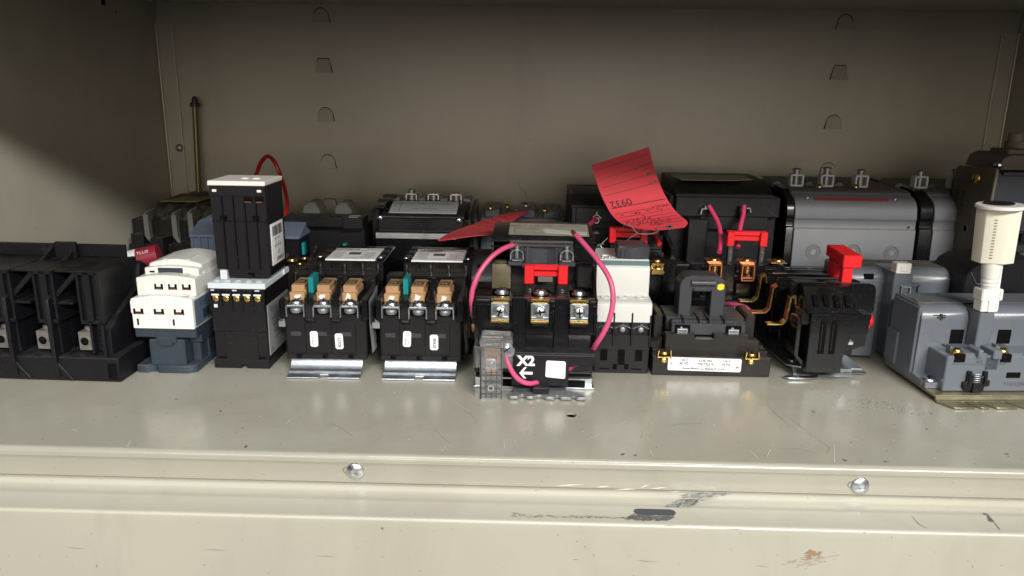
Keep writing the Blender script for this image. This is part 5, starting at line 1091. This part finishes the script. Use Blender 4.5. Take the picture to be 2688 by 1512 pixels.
# ---- grey contactor lying behind the relay and the front grey contactor
t0 = thing('low_contactor', 'low grey contactor with small white cap on its post, behind the front grey contactor', 'contactor', (262, 548, 0), 1.5)
p = P(t0, True); p.prism(cap(567, 604, 0, 66, 9), 'x', 240, 274, .6); p.prism(cap(567, 604, 0, 66, 9), 'x', 285.6, 352, .6); p.box(272, 288, 578, 602, 0, 61, .5); p.box(236, 262, 549, 562, 3, 45, .6); p.build('body', grey)
p = P(t0, True); p.box(241, 351, 577, 603, 66, 66.5, .1)
p.build('grimy_top', mat('grimy_top', (0.06, 0.055, 0.05), .6, var=.6, scale=120, dust=.3))
p = P(t0, True); p.box(272.6, 286.4, 553, 590, 2, 66.6, .6); p.build('centre_post', grey)
p = P(t0, True); p.box(273, 284, 552, 561, 66.6, 74.6, .6); p.box(276, 281.4, 551.4, 553, 68.5, 72.4, .4); p.build('white_cap', white)
p = P(t0, True); p.box(257, 264, 566.6, 569, 58.6, 62.6, .2); p.build('latch_window', void)
p = P(t0, True); p.bar([(287, 560, 51), (287, 560, 56.6), (295, 560, 56.6), (295, 560, 51)], 3, 1.4, .2); p.build('wire_loop', bluegrey)
p = P(t0, True); p.bar([(251.5, 592, 66), (251.5, 592, 71.4), (259, 592, 71.4), (259, 592, 66)], 3, 1.3, .2); p.build('wire_loop', greyback)
# ---- tilted slate device at the right with its brown top piece, and a dark block under it
t0 = thing('slate_device', 'slate grey device with worn steel side plate and brass screw, at the right edge', 'device', (365, 600, 0))
p = P(t0, True)
p.prism([(599, 72), (597, 140.4), (599, 141.6), (650, 138.6), (653, 136), (655, 70), (650, 66), (604, 69)], 'x', 360.4, 362.8, .5); p.build('end_plate', mat('worn_dark_steel', (0.11, 0.095, 0.07), .5, .3, var=.6, scale=60))
p = P(t0, True); p.box(362.8, 420, 599, 652, 90, 137.6, .8); p.box(370, 420, 597, 602, 92, 110, .6); p.box(366, 420, 596, 602, 136, 138.4, .3); p.box(363, 420, 604, 652, 74, 92, .6); p.build('housing', mat('dark_slate_plastic', (0.018, 0.022, 0.032), .45, dust=.2))
p = P(t0, True); p.box(372, 386, 596.2, 599, 74, 90.5, .4); p.box(388, 410, 596, 602, 84, 90, .4); p.build('lower_housing', black)
def onX(z, x, y, X): d = ray(z, x, y); return V((0, 0, CAM_H)) + d*(X/d.x)
NX = Matrix.Rotation(R(-90), 4, 'Y')
c = onX(7, 572, 175, 360.2); p = P(t0, True); p.dome((0, 0, 0), 4.6, 2.2, M=Matrix.Translation(c) @ NX); p.mi = 1; p.box(-3.4, 3.4, -.5, .5, 1.9, 2.4, 0, Matrix.Translation(c) @ NX); p.build('brass_screw', [brass, void])
c = onX(7, 512, 442, 360.2); p = P(t0, True); p.ring((0, 0, 0), 4, 2.6, .5, M=Matrix.Translation(c) @ NX); p.mi = 1; p.cyl((0, 0, .1), 2.6, .2, b=0, M=Matrix.Translation(c) @ NX); p.build('cable_hole', [midgrey, void])
p = P(t0, True)
for k in range(9):
    for j in range(2): p.box(360.1, 360.35, 634+j*9, 640+j*9-(k % 3), 118-k*2.4, 119-k*2.4, 0)
p.build('stamped_lettering', ink)
p = P(t0, True); p.box(364, 370, 604, 616, 0, 74, .4); p.box(384, 398, 610, 650, 0, 76, .4); p.build('stand_leg', black)
t0 = thing('brown_cover', 'dusty brown box like cover lying on top of the slate device', 'cover', (398, 640, 138.4))
p = P(t0, True); p.prism([(371, 138.6), (373.5, 147.5), (379, 150.5), (430, 150.5), (430, 138.6)], 'y', 612, 660, .6); p.box(384, 420, 625, 650, 150, 154, .5); p.build('cover', mat('brown_grey_cover', (0.11, 0.095, 0.075), .55, dust=.5))
p = P(t0, True); p.dome((0, 0, 0), 3.2, 5.4, '-y', 18, Matrix.Translation((369.4, 612, 142.6))); p.cyl((371, 616, 142.6), 2, 6, '-y'); p.build('steel_knob', zinc)
p = P(t0, True); c = [at(12, 1985, 865, 700)]; p.cyl((408, 650, 150), 11, 9); p.cyl((404, 650, 158), 6, 8); p.build('grimy_lug', mat('grimy_lug', (0.16, 0.14, 0.11), .7, var=.6, scale=120, dust=.5)); 
t0 = thing('dark_block', 'black moulded block with a pale seam line below the slate device, right edge', 'block', (352, 530, 0))
p = P(t0, True); p.prism([(322, 0), (322, 66), (326, 72), (332, 76), (372, 80), (372, 0)], 'y', 548, 596, .8); p.build('block', black)
p = P(t0, True); p.tube([(325, 547.6, 70), (329, 547.4, 63), (331, 547.4, 61)], .3, 6); p.tube([(331, 547.4, 61), (345, 547.4, 61.5)], .5, 6); p.build('seam', midgrey)
